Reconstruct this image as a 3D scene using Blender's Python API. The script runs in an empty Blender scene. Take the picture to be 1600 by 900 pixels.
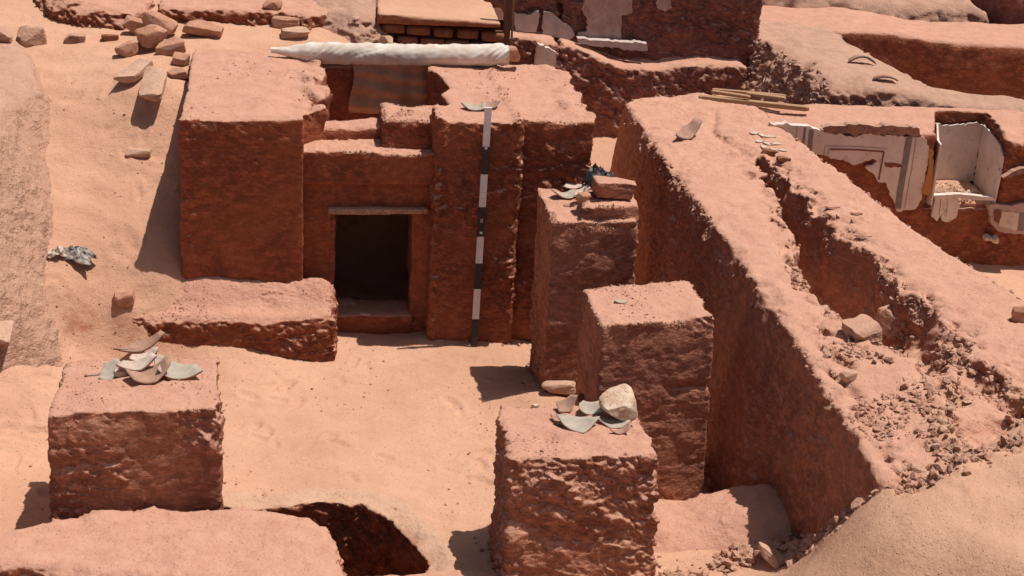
import bpy, math, time
import numpy as np
from mathutils import Vector, Matrix
T0 = time.time()
scene = bpy.context.scene
COL = scene.collection

# ---------------------------------------------------------------- camera, sky, sun
F_PX, CX, CY = 2600.0, 800.0, 450.0
CAM = np.array([-1.7110, -12.3600, 5.6120])
_d = np.array([-390., -1090., F_PX]); _x = np.array([1, 0, 390. / F_PX])
_yc = _d / np.linalg.norm(_d); _xc = _x / np.linalg.norm(_x); _zc = np.cross(_xc, _yc)
ROT = np.stack([_xc, _yc, _zc], 1)                      # image axes = ROT @ world axes
cam_data = bpy.data.cameras.new('camera'); cam = bpy.data.objects.new('camera', cam_data); COL.objects.link(cam)
cam_data.sensor_width = 36; cam_data.lens = F_PX / 1600 * 36; cam_data.clip_end = 2000; cam_data.clip_start = 0.1
_m = Matrix.Identity(4)
for i in range(3):
    _m[i][0] = ROT[0][i]; _m[i][1] = -ROT[1][i]; _m[i][2] = -ROT[2][i]; _m[i][3] = CAM[i]
cam.matrix_world = _m
scene.camera = cam

SUN = np.array([.31, .034, 1.0]); SUN /= np.linalg.norm(SUN)
EL = math.asin(SUN[2]); AZ = math.atan2(SUN[0], SUN[1])
world = bpy.data.worlds.new('World'); scene.world = world; world.use_nodes = True
wn = world.node_tree.nodes; wl = world.node_tree.links; wn.clear()
sky = wn.new('ShaderNodeTexSky'); sky.sky_type = 'NISHITA'; sky.sun_disc = False
sky.sun_elevation = EL; sky.sun_rotation = AZ; sky.dust_density = 3.0; sky.ozone_density = 0.6
bg = wn.new('ShaderNodeBackground'); bg.inputs[1].default_value = 0.055
wo = wn.new('ShaderNodeOutputWorld'); wl.new(sky.outputs[0], bg.inputs[0]); wl.new(bg.outputs[0], wo.inputs[0])
sd = bpy.data.lights.new('sun', 'SUN'); sd.energy = 4.5; sd.angle = math.radians(0.5); sd.color = (1.0, .91, .83)
so = bpy.data.objects.new('sun', sd); COL.objects.link(so); so.location = (4, 5, 12)
so.rotation_euler = Vector(SUN).to_track_quat('Z', 'Y').to_euler()
scene.view_settings.view_transform = 'Standard'; scene.view_settings.look = 'None'
scene.view_settings.exposure = 0.0; scene.view_settings.gamma = 1.0; scene.view_settings.use_curve_mapping = False

# ---------------------------------------------------------------- maths helpers
def ray(px, py): return ROT.T @ np.array([px - CX, py - CY, F_PX])
def atz(px, py, z): r = ray(px, py); return CAM + r * (z - CAM[2]) / r[2]
def aty(px, py, y): r = ray(px, py); return CAM + r * (y - CAM[1]) / r[1]
rng = np.random.default_rng(7)
_TAB = np.random.default_rng(3).random((64, 64, 64)).astype(np.float32) * 2 - 1
def vn(x, y, z):
    """smooth value noise, about -1..1"""
    xi = np.floor(x); yi = np.floor(y); zi = np.floor(z)
    fx = (x - xi).astype(np.float32); fy = (y - yi).astype(np.float32); fz = (z - zi).astype(np.float32)
    xi = xi.astype(np.int32) & 63; yi = yi.astype(np.int32) & 63; zi = zi.astype(np.int32) & 63
    x1 = (xi + 1) & 63; y1 = (yi + 1) & 63; z1 = (zi + 1) & 63
    fx = fx * fx * (3 - 2 * fx); fy = fy * fy * (3 - 2 * fy); fz = fz * fz * (3 - 2 * fz)
    T = _TAB
    a = T[xi, yi, zi] * (1 - fx) + T[x1, yi, zi] * fx; b = T[xi, y1, zi] * (1 - fx) + T[x1, y1, zi] * fx
    c = T[xi, yi, z1] * (1 - fx) + T[x1, yi, z1] * fx; d = T[xi, y1, z1] * (1 - fx) + T[x1, y1, z1] * fx
    a = a * (1 - fy) + b * fy; c = c * (1 - fy) + d * fy
    return a * (1 - fz) + c * fz
def rn(x, y, z, f, s=0.0):                              # lattice turned off the world axes
    u = (x * .80 + y * .36 + z * .48) * f + s * 7.31; v = (-x * .60 + y * .48 + z * .64) * f + s * 3.17
    w = (-y * .80 + z * .60) * f + s * 5.93
    return vn(u, v, w)
def fbm(x, y, z, f, o=3, s=0.0, g=.5):
    r = 0; a = 1.0; t = 0
    for k in range(o): r = r + a * rn(x, y, z, f, s + k * 1.7); t += a; a *= g; f *= 2.03
    return r / t
def ridge(x, y, z, f, o=2, s=0.0): 
    r = 0; a = 1.0; t = 0
    for k in range(o): r = r + a * (1 - np.abs(rn(x, y, z, f, s + k * 2.3)) * 2.2); t += a; a *= .55; f *= 2.1
    return r / t
def sst(a, b, x): t = np.clip((x - a) / (b - a), 0, 1); return t * t * (3 - 2 * t)
def smax(a, b, k): h = np.maximum(k - np.abs(a - b), 0) / k; return np.maximum(a, b) + h * h * k * .25
def smin(a, b, k): return -smax(-a, -b, k)
def poly2(X, Y, P):
    P = np.asarray(P, np.float32); n = len(P); d = None; s = 1.0; 
    for i in range(n):
        a = P[i]; b = P[i - 1]; ex, ey = b - a; wx = X - a[0]; wy = Y - a[1]
        t = np.clip((wx * ex + wy * ey) / (ex * ex + ey * ey), 0, 1)
        q = (wx - ex * t) ** 2 + (wy - ey * t) ** 2; d = q if d is None else np.minimum(d, q)
        c1 = Y >= a[1]; c2 = Y < b[1]; c3 = ex * wy > ey * wx
        flip = (c1 & c2 & c3) | (~c1 & ~c2 & ~c3); s = np.where(flip, -s, s)
    return s * np.sqrt(d)
def inpoly(px, py, P): return poly2(np.asarray(px, np.float32), np.asarray(py, np.float32), P) < 0
def prism(X, Y, Z, P, zb, zt, k=.05, batter=0.0, lean=(0, 0), wob=.02, wf=1.3, s=0.0):
    """vertical block over a plan outline, edges rounded by k, sides leaning out by batter per metre down"""
    zt_ = zt(X, Y) if callable(zt) else zt
    if lean[0] or lean[1]:
        X = X - lean[0] * (zt_ - Z); Y = Y - lean[1] * (zt_ - Z)
    d2 = poly2(X, Y, P)
    if wob: d2 = d2 + wob * rn(X * np.ones_like(Y), Y * np.ones_like(X), 0.0 * X * Y, wf, s) + .35 * wob * rn(X + 0 * Y, Y + 0 * X, 0.0 * X * Y, wf * 3.1, s + 4)
    d2 = d2 - batter * np.maximum(zt_ - Z, 0)
    dz = Z - zt_
    D = smax(d2 + 0 * dz, dz + 0 * d2, k)
    return np.maximum(D, zb - Z)
def prism_set(X, Y, Z, items, k=.04):
    D = None
    for it in items:
        d = prism(X, Y, Z, **it); D = d if D is None else smin(D, d, k)
    return D
def surface_nets(F, org, h):
    S = F < 0; n = S.shape
    c = np.zeros((n[0]-1, n[1]-1, n[2]-1), np.uint8)
    cor = [(i, j, k) for i in (0, 1) for j in (0, 1) for k in (0, 1)]
    sl = lambda i, j, k: (slice(i, n[0]-1+i), slice(j, n[1]-1+j), slice(k, n[2]-1+k))
    for q in cor: c += S[sl(*q)]
    mix = (c > 0) & (c < 8); cells = np.argwhere(mix)
    idx = np.full(c.shape, -1, np.int32); idx[mix] = np.arange(len(cells))
    acc = np.zeros((len(cells), 3), np.float32); cnt = np.zeros(len(cells), np.float32)
    for a in cor:
        for ax in range(3):
            if a[ax]: continue
            b = list(a); b[ax] = 1
            fa = F[cells[:,0]+a[0], cells[:,1]+a[1], cells[:,2]+a[2]]; fb = F[cells[:,0]+b[0], cells[:,1]+b[1], cells[:,2]+b[2]]
            m = (fa < 0) != (fb < 0); den = np.where(m, fa - fb, 1)
            t = np.where(m, fa / den, 0)
            p = np.tile(np.array(a, np.float32), (len(cells), 1)); p[:, ax] += t
            acc += p * m[:, None]; cnt += m
    V = (cells + acc / cnt[:, None]) * h + org
    Q = []
    for ax in range(3):
        u, v = (ax + 1) % 3, (ax + 2) % 3
        s0 = [slice(None)] * 3; s1 = [slice(None)] * 3
        s0[ax] = slice(0, -1); s1[ax] = slice(1, None)
        A = S[tuple(s0)]; B = S[tuple(s1)]; m = A != B
        m = m.copy(); e = [slice(None)] * 3
        for w in (u, v):
            e0 = [slice(None)] * 3; e0[w] = 0; m[tuple(e0)] = False
            e0[w] = -1; m[tuple(e0)] = False
        I = np.argwhere(m); 
        if not len(I): continue
        def g(du, dv):
            J = I.copy(); J[:, u] -= du; J[:, v] -= dv; return idx[J[:,0], J[:,1], J[:,2]]
        q = np.stack([g(1,1), g(0,1), g(0,0), g(1,0)], 1)
        inn = A[I[:,0], I[:,1], I[:,2]]
        q[~inn] = q[~inn][:, ::-1]; Q.append(q)
    return V.astype(np.float32), np.concatenate(Q)
def vnormals(V, Q):
    n = np.cross(V[Q[:,2]] - V[Q[:,0]], V[Q[:,3]] - V[Q[:,1]]) if Q.shape[1] == 4 else np.cross(V[Q[:,1]] - V[Q[:,0]], V[Q[:,2]] - V[Q[:,0]])
    N = np.zeros_like(V)
    for k in range(3):
        acc = 0
        for j in range(Q.shape[1]): acc = acc + np.bincount(Q[:, j], n[:, k], len(V))
        N[:, k] = acc
    return N / (np.linalg.norm(N, axis=1, keepdims=True) + 1e-12)

# ---------------------------------------------------------------- objects and tags
def tag(o, label=None, cat=None, group=None, kind=None):
    if label: o['label'] = label
    if cat: o['category'] = cat
    if group: o['group'] = group
    if kind: o['kind'] = kind
    return o
def empty(name, loc):
    o = bpy.data.objects.new(name, None); COL.objects.link(o); o.location = loc; o.empty_display_size = .1
    return o
def mesh_obj(name, V, Qs, mat, parent=None, loc=(0, 0, 0), smooth=True):
    """V in world coordinates; the object's origin goes to loc (its base)"""
    V = np.asarray(V, np.float32); loc = np.asarray(loc, np.float32)
    if not isinstance(Qs, list) or (len(Qs) and not isinstance(Qs[0], np.ndarray)): Qs = [np.asarray(Qs)]
    me = bpy.data.meshes.new(name); me.vertices.add(len(V)); me.vertices.foreach_set('co', (V - loc).ravel())
    tot = sum(q.size for q in Qs); nf = sum(len(q) for q in Qs)
    me.loops.add(tot); me.loops.foreach_set('vertex_index', np.concatenate([q.ravel() for q in Qs]).astype(np.int32))
    me.polygons.add(nf)
    lt = np.concatenate([np.full(len(q), q.shape[1], np.int32) for q in Qs]); ls = np.concatenate([[0], np.cumsum(lt)[:-1]]).astype(np.int32)
    me.polygons.foreach_set('loop_start', ls); 
    me.polygons.foreach_set('use_smooth', np.full(nf, smooth))
    me.update(calc_edges=True); me.validate()
    for m in (mat if isinstance(mat, (list, tuple)) else [mat]): me.materials.append(m)
    o = bpy.data.objects.new(name, me); COL.objects.link(o)
    if parent is not None:
        o.parent = parent; pl = np.array(parent.location, np.float32)
        o.location = loc - pl
    else: o.location = loc
    return o
SURF = {}
def sdf_obj(name, mat, bounds, h, fn, parent=None, loc=None, disp=None, seed=0.0, rough=.012, crumble=.35, topn=.006, band=.014, bf=9.0, brick=.005, grit=1.0):
    t = time.time()
    (x0, y0, z0), (x1, y1, z1) = bounds
    X = np.arange(x0, x1 + h, h, dtype=np.float32)[:, None, None]; Y = np.arange(y0, y1 + h, h, dtype=np.float32)[None, :, None]
    Z = np.arange(z0, z1 + h, h, dtype=np.float32)[None, None, :]
    D = (fn(X, Y, Z) + np.zeros((X.size, Y.size, Z.size), np.float32)).astype(np.float32)
    m = np.abs(D) < band * 2.5 + h * 1.8; I = np.nonzero(m)
    px = X[I[0], 0, 0]; py = Y[0, I[1], 0]; pz = Z[0, 0, I[2]]
    D[I] += band * ridge(px, py, pz * 1.4, bf * .45, 2, seed) * .8 - band * .3
    V, Q = surface_nets(D, np.array([x0, y0, z0], np.float32), h)
    N = vnormals(V, Q); x, y, z = V.T
    side = 1 - sst(.35, .8, N[:, 2])
    patch = sst(-.25, .25, fbm(x, y, z, 1.6, 2, seed + 9) + (crumble - .5) * 1.2)
    qx = rn(x, y, z, 5, seed + 2) * .05; qz = rn(x, y, z, 5, seed + 12) * .05
    def plat(f, s_, e=.10): return sst(-e, e, rn(x + qx, y + qx, z * 1.25 + .25 * x + qz, f, seed + s_)) - .5      # broken flakes with crisp edges
    wx = rn(x, y, z, 3.0, seed + 22) * .10; wz = rn(x, y, z, 3.0, seed + 23) * .10
    def thin(f, s_, w): return np.exp(-(rn(x + wx + qx, y + wx, z * 1.5 + .5 * x + wz + qz, f, seed + s_) / w) ** 2)      # torn straw-mud edges
    d = side * patch * rough * (.60 * plat(5.5, 3) + .32 * plat(12, 4) + .65 * thin(6.5, 24, .10) + .45 * thin(13, 25, .13) + .28 * plat(24, 13, .2) + .45 * rn(x, y, z * 1.6, 40, seed + 14))
    # courses of mud brick just readable under the dust
    hz = z + .012 * rn(x, y, 0 * z, 2.2, seed + 15); row = np.floor(hz / .115); u = (np.where(np.abs(N[:, 0]) > np.abs(N[:, 1]), y, x) + .16 * (row % 2) + .05 * rn(row, 0 * row, 0 * row, 1, 5)) / .31
    jz = np.abs(hz / .115 - row - .5) * .115; jx = np.abs(u - np.floor(u) - .5) * .31
    joint = np.exp(-((.0575 - jz) / .010) ** 2) + .8 * np.exp(-((.155 - jx) / .010) ** 2)
    d -= side * brick * np.minimum(joint, 1) * sst(-.2, .25, fbm(x, y, z, 2.3, 2, seed + 16)) * (.5 + .5 * patch)
    d += side * (.0045 * fbm(x, y, z * 1.3, 22, 3, seed + 5, .6) + .006 * rn(x, y, z, 6, seed + 18))
    dirt = sst(.1, .5, fbm(x, y, z, 2.4, 2, seed + 19) + .25)
    d += (1 - side) * (topn * (fbm(x, y, z, 3.5, 2, seed + 6) + .25 * rn(x, y, z, 11, seed + 7)) + grit * (.4 + .6 * dirt) * (.003 * plat(17, 20, .12) + .0035 * rn(x, y, z, 45, seed + 21)))
    V = V + N * d[:, None].astype(np.float32)
    if disp is not None: V = disp(V, N)
    if loc is None: loc = ((x0 + x1) / 2, (y0 + y1) / 2, z0)
    o = mesh_obj(name, V, Q, mat, parent, loc)
    SURF[name + '%g' % seed] = (V, N)
    return o, V, N

# ---------------------------------------------------------------- materials
class NT:
    def __init__(s, name):
        s.m = bpy.data.materials.new(name); s.m.use_nodes = True; s.n = s.m.node_tree.nodes; s.l = s.m.node_tree.links
        s.b = s.n['Principled BSDF']; s.b.inputs['Roughness'].default_value = .95; s.b.inputs['Specular IOR Level'].default_value = .15
        s.geo = s.n.new('ShaderNodeNewGeometry'); s.P = s.geo.outputs['Position']
    def val(s, v, sock): 
        if isinstance(v, (int, float)): sock.default_value = v
        elif isinstance(v, tuple): sock.default_value = v if len(v) == 4 or len(sock.default_value) == 3 else (*v, 1)
        else: s.l.new(v, sock)
    def noise(s, scale, detail=4, rough=.6, stretch=None, dist=0.0, src=None):
        src = src or s.P
        if stretch:
            mp = s.n.new('ShaderNodeMapping'); mp.inputs['Scale'].default_value = stretch; s.l.new(src, mp.inputs[0]); src = mp.outputs[0]
        t = s.n.new('ShaderNodeTexNoise'); t.inputs['Scale'].default_value = scale; t.inputs['Detail'].default_value = detail
        t.inputs['Roughness'].default_value = rough; t.inputs['Distortion'].default_value = dist; s.l.new(src, t.inputs['Vector']); return t.outputs['Fac']
    def vor(s, scale, feat='F1', stretch=None, rand=1.0, out='Distance', warp=0.0):
        src = s.P
        if warp:
            t = s.n.new('ShaderNodeTexNoise'); t.inputs['Scale'].default_value = 9; s.l.new(src, t.inputs['Vector'])
            a = s.n.new('ShaderNodeVectorMath'); a.operation = 'MULTIPLY_ADD'; s.l.new(t.outputs['Color'], a.inputs[0]); a.inputs[1].default_value = (warp,) * 3; s.l.new(src, a.inputs[2]); src = a.outputs[0]
        if stretch:
            mp = s.n.new('ShaderNodeMapping'); mp.inputs['Scale'].default_value = stretch; s.l.new(src, mp.inputs[0]); src = mp.outputs[0]
        t = s.n.new('ShaderNodeTexVoronoi'); t.feature = feat; t.inputs['Scale'].default_value = scale; t.inputs['Randomness'].default_value = rand
        s.l.new(src, t.inputs['Vector']); return t.outputs[out]
    def ramp(s, x, a, b, ca=0.0, cb=1.0):
        t = s.n.new('ShaderNodeMapRange'); t.interpolation_type = 'SMOOTHSTEP'; s.l.new(x, t.inputs[0])
        for i, v in enumerate((a, b, ca, cb)): t.inputs[i + 1].default_value = v
        return t.outputs[0]
    def math(s, op, a, b=0.0, c=0.0):
        t = s.n.new('ShaderNodeMath'); t.operation = op
        for i, v in enumerate((a, b, c)): s.val(v, t.inputs[i])
        return t.outputs[0]
    def mix(s, f, a, b, blend='MIX'):
        t = s.n.new('ShaderNodeMix'); t.data_type = 'RGBA'; t.blend_type = blend
        s.val(f, t.inputs['Factor']); s.val(a, t.inputs['A']); s.val(b, t.inputs['B']); return t.outputs['Result']
    def bump(s, h, dist, strength=1.0, prev=None):
        t = s.n.new('ShaderNodeBump'); t.inputs['Distance'].default_value = dist; t.inputs['Strength'].default_value = strength
        s.l.new(h, t.inputs['Height']); 
        if prev is not None: s.l.new(prev, t.inputs['Normal'])
        return t.outputs[0]
    def up(s):
        t = s.n.new('ShaderNodeSeparateXYZ'); s.l.new(s.geo.outputs['Normal'], t.inputs[0]); return t.outputs[2]
    def done(s, col, bump=None, rough=None):
        s.val(col, s.b.inputs['Base Color'])
        if bump is not None: s.l.new(bump, s.b.inputs['Normal'])
        if rough is not None: s.b.inputs['Roughness'].default_value = rough
        return s.m

def mud_mat(name, top=(.61, .340, .242), top2=(.54, .285, .198), side=(0.327, 0.109, 0.058), side2=(0.236, 0.075, 0.043), dusty=.3, flake=1.0, lo=.35, hi=.72, pale=(.40, .21, .14), zcut=None):
    """mud brick and mud plaster: sand-dusted where it faces up, bare red-brown mud on the sides"""
    t = NT(name)
    n_big = t.noise(1.7, 3, .6); n_mid = t.noise(7, 4, .65); n_fine = t.noise(60, 3, .7)
    side_c = t.mix(t.ramp(n_big, .38, .62), side, side2)
    side_c = t.mix(t.ramp(t.noise(11, 5, .7, (1, 1, 1.8)), .42, .66), side_c, tuple(c * 1.35 for c in side))
    fl = t.noise(26, 3, .65, (1, 1, 1.7), 1.5)                        # straw and pale mortar flecks
    fleck = t.math('MULTIPLY', t.ramp(fl, .60, .68), t.ramp(t.noise(3.1, 3, .6), .50, .62))
    side_c = t.mix(t.math('MULTIPLY', fleck, dusty * 1.6), side_c, pale)
    side_c = t.mix(t.math('MULTIPLY', t.ramp(t.noise(45, 4, .75, (1, 1, 1.3), 1.0), .52, .66), .45), side_c, tuple(c * .5 for c in side2))
    side_c = t.mix(t.math('MULTIPLY', t.ramp(t.noise(3.6, 5, .7, (1, 1, .6), .8), .54, .70), .55), side_c, tuple(c * k for c, k in zip(side2, (.62, .70, .85))))
    top_c = t.mix(t.ramp(n_mid, .35, .7), top, top2)
    top_c = t.mix(t.math('MULTIPLY', t.ramp(n_fine, .56, .7), .35), top_c, tuple(c * .55 for c in top2))
    spk = t.ramp(t.vor(38, rand=1.0), .10, .16, 1, 0); spk = t.math('MULTIPLY', spk, t.ramp(t.noise(5, 2), .52, .60))
    top_c = t.mix(t.math('MULTIPLY', spk, .6), top_c, (.12, .06, .04))
    up = t.math('ADD', t.up(), t.math('MULTIPLY_ADD', n_mid, .5, -.25))
    up = t.math('ADD', up, t.math('MULTIPLY_ADD', n_fine, .36, -.18))
    f = t.ramp(up, lo, hi)
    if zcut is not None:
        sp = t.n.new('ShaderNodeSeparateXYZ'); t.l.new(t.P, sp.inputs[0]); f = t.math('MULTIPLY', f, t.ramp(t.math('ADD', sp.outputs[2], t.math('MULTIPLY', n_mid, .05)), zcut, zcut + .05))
    col = t.mix(f, side_c, top_c)
    h1 = t.noise(22, 6, .72, (1, 1, 1.5), .8); h2 = t.vor(30, 'F1', (1, 1, 1.7), warp=.05); h3 = t.noise(95, 4, .7)
    hs = t.math('ADD', h1, t.math('MULTIPLY', h2, .5 * flake))
    bs = t.math('MULTIPLY_ADD', f, -.62, .85)
    b = t.bump(hs, .030 * (.4 + .6 * flake), .8); t.l.new(bs, b.node.inputs['Strength'])
    for hh, dd in ((t.noise(19, 6, .72), .013), (t.ramp(t.vor(30), .05, .24, 1, 0), .006), (t.noise(9, 4, .65, None, .2), .018)):
        b = t.bump(hh, dd, .8, b); t.l.new(t.math('MULTIPLY', f, .8), b.node.inputs['Strength'])
    b = t.bump(h3, .007, .9, b)
    return t.done(col, b)

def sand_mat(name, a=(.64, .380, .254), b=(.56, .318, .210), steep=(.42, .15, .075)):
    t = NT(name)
    big = t.noise(.9, 4, .6); mid = t.noise(5, 4, .6, None, .6); fine = t.noise(140, 2, .6)
    c = t.mix(t.ramp(big, .35, .65), a, b)
    c = t.mix(t.math('MULTIPLY', t.ramp(mid, .5, .75), .5), c, (.52, .29, .19))
    c = t.mix(t.math('MULTIPLY', t.ramp(fine, .5, .75), .30), c, (.33, .19, .12))
    spk = t.ramp(t.vor(9, rand=1.0), .035, .055, 1, 0)
    spk2 = t.math('MULTIPLY', t.ramp(t.vor(24, rand=1.0), .07, .11, 1, 0), t.ramp(t.noise(3.3, 2), .53, .6))
    c = t.mix(t.math('MULTIPLY', t.math('MAXIMUM', spk, spk2), .65), c, (.16, .085, .06))
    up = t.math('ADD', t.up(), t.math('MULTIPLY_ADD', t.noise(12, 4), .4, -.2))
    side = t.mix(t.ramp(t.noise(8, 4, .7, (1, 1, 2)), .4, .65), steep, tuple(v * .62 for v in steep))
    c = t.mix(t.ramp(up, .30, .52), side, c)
    hb = t.bump(t.noise(5, 3, .6, (1, 1.4, 1), .15), .035, .6)
    hb = t.bump(t.noise(24, 6, .75), .012, .9, hb)
    hb = t.bump(t.noise(120, 3, .7), .004, .9, hb)
    hb = t.bump(t.ramp(t.vor(34), .05, .22, 1, 0), .006, .8, hb)
    return t.done(c, hb)

def simple_mat(name, c1, c2, scale=20, bump=.004, rough=.9, stretch=None, bscale=None, spec=.2, speck=None):
    t = NT(name); n = t.noise(scale, 4, .65, stretch)
    c = t.mix(t.ramp(n, .35, .65), c1, c2)
    if speck: c = t.mix(t.math('MULTIPLY', t.ramp(t.noise(scale * 3.7, 3, .7), .56, .66), speck[3]), c, speck[:3])
    b = t.bump(t.noise(bscale or scale * 3, 4, .65, stretch), bump, .8); t.b.inputs['Specular IOR Level'].default_value = spec
    return t.done(c, b, rough)

M = {}
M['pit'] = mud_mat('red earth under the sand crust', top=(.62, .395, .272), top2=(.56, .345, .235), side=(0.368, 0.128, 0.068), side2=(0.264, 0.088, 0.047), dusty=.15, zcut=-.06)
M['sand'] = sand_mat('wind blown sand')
M['mud'] = mud_mat('sand dusted mud brick')
M['plastered'] = mud_mat('smooth mud plaster', side=(0.327, 0.104, 0.055), side2=(0.243, 0.076, 0.042), dusty=.15, flake=.45)
M['pillar'] = mud_mat('rough pillar mud', side=(0.422, 0.187, 0.121), side2=(0.316, 0.120, 0.074), dusty=.45, flake=1.0, pale=(.42, .235, .165))
M['wallmud'] = mud_mat('diagonal wall mud', top=(.62, .352, .250), top2=(.55, .295, .206), side=(0.432, 0.192, 0.119), side2=(0.346, 0.143, 0.089), dusty=.3, flake=.8)
M['scree'] = mud_mat('crumbled grey pink mud', top=(.54, .325, .235), top2=(.44, .26, .19), side=(0.374, 0.200, 0.144), side2=(0.281, 0.145, 0.108), dusty=.6, lo=.1, hi=.6)
M['bank'] = mud_mat('straw rich bank mud', top=(.56, .34, .24), top2=(.49, .285, .20), side=(.52, .31, .215), side2=(.44, .25, .17), dusty=.3)
M['backmud'] = mud_mat('mauve shaded mud brick', side=(0.323, 0.140, 0.106), side2=(0.238, 0.098, 0.078), dusty=.5)
M['brick'] = simple_mat('mud brick', (.30, .13, .07), (.22, .09, .05), 14, .006)
M['mortar'] = simple_mat('dark mortar', (.14, .055, .032), (.10, .04, .026), 14, .004)
M['stone'] = simple_mat('pale tan stone', (.56, .36, .26), (.47, .29, .20), 9, .006, speck=(.2, .11, .07, .5))
M['stone_red'] = simple_mat('reddish stone', (.50, .27, .18), (.40, .20, .13), 9, .008, speck=(.15, .07, .05, .5))
M['stone_white'] = simple_mat('white limestone lump', (.66, .54, .42), (.52, .36, .26), 9, .012, speck=(.36, .17, .11, .8))
M['clod'] = mud_mat('loose mud clods', top=(.55, .335, .24), side=(.50, .30, .21), side2=(.42, .24, .165), dusty=.3, lo=0, hi=.6)
M['plaster'] = simple_mat('lime plaster', (.72, .62, .54), (.62, .51, .43), 3.5, .004, speck=(.42, .27, .19, .45))
M['plaster_dim'] = simple_mat('weathered plaster', (.52, .38, .32), (.42, .28, .235), 7, .004, speck=(.26, .15, .12, .5))
M['plaster_grey'] = simple_mat('grey plaster', (.58, .48, .45), (.48, .39, .36), 9, .003, speck=(.5, .42, .38, .5))
M['grey_paint'] = simple_mat('faded grey paint', (.20, .165, .15), (.27, .22, .20), 18, .001)
M['red_paint'] = simple_mat('faded red paint', (.17, .06, .045), (.24, .10, .075), 30, .001)
M['line_paint'] = simple_mat('thin incised line', (.36, .27, .23), (.42, .33, .28), 30, .001)
M['ochre'] = simple_mat('orange ochre paint', (.50, .19, .05), (.42, .23, .10), 14, .003)
M['sherd_in'] = simple_mat('grey green pot inside', (.36, .325, .275), (.44, .375, .30), 22, .001, speck=(.46, .33, .26, .4))
M['sherd_tan'] = simple_mat('tan pottery', (.42, .26, .19), (.34, .20, .15), 22, .001, speck=(.2, .12, .09, .5))
M['sherd_red'] = simple_mat('red pottery', (.33, .15, .10), (.26, .11, .075), 22, .001)
M['sherd_dark'] = simple_mat('dark grey pottery', (.13, .10, .095), (.20, .16, .15), 22, .001)
M['sherd_white'] = simple_mat('white sherd', (.60, .49, .41), (.48, .37, .30), 22, .001)
M['cloth'] = simple_mat('dusty white cotton', (.72, .67, .60), (.60, .50, .42), 6, .003, .9, None, 160, .1)
M['cloth_dirty'] = simple_mat('sand stained cotton', (.50, .285, .17), (.40, .215, .125), 5, .004, .95, (1, 1, 2), 60, .1)
M['wood'] = simple_mat('dry planed wood', (.44, .27, .16), (.33, .19, .11), 12, .003, .8, (1, 14, 14))
M['wood_dark'] = simple_mat('old dark wood', (.20, .10, .065), (.13, .065, .042), 12, .004, .8, (14, 14, 1))
M['paint_white'] = simple_mat('white pole paint', (.80, .79, .79), (.72, .70, .70), 20, .0004, .5, None, None, .4)
M['paint_black'] = simple_mat('black pole paint', (.025, .024, .026), (.045, .04, .04), 20, .0004, .5, None, None, .4)
M['black_cloth'] = simple_mat('black plastic rag', (.022, .02, .02), (.05, .042, .04), 30, .003, .5, None, None, .5)
M['tarp'] = simple_mat('grey plastic rag', (.15, .13, .125), (.34, .29, .27), 18, .003, .45, None, None, .5)

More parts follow.
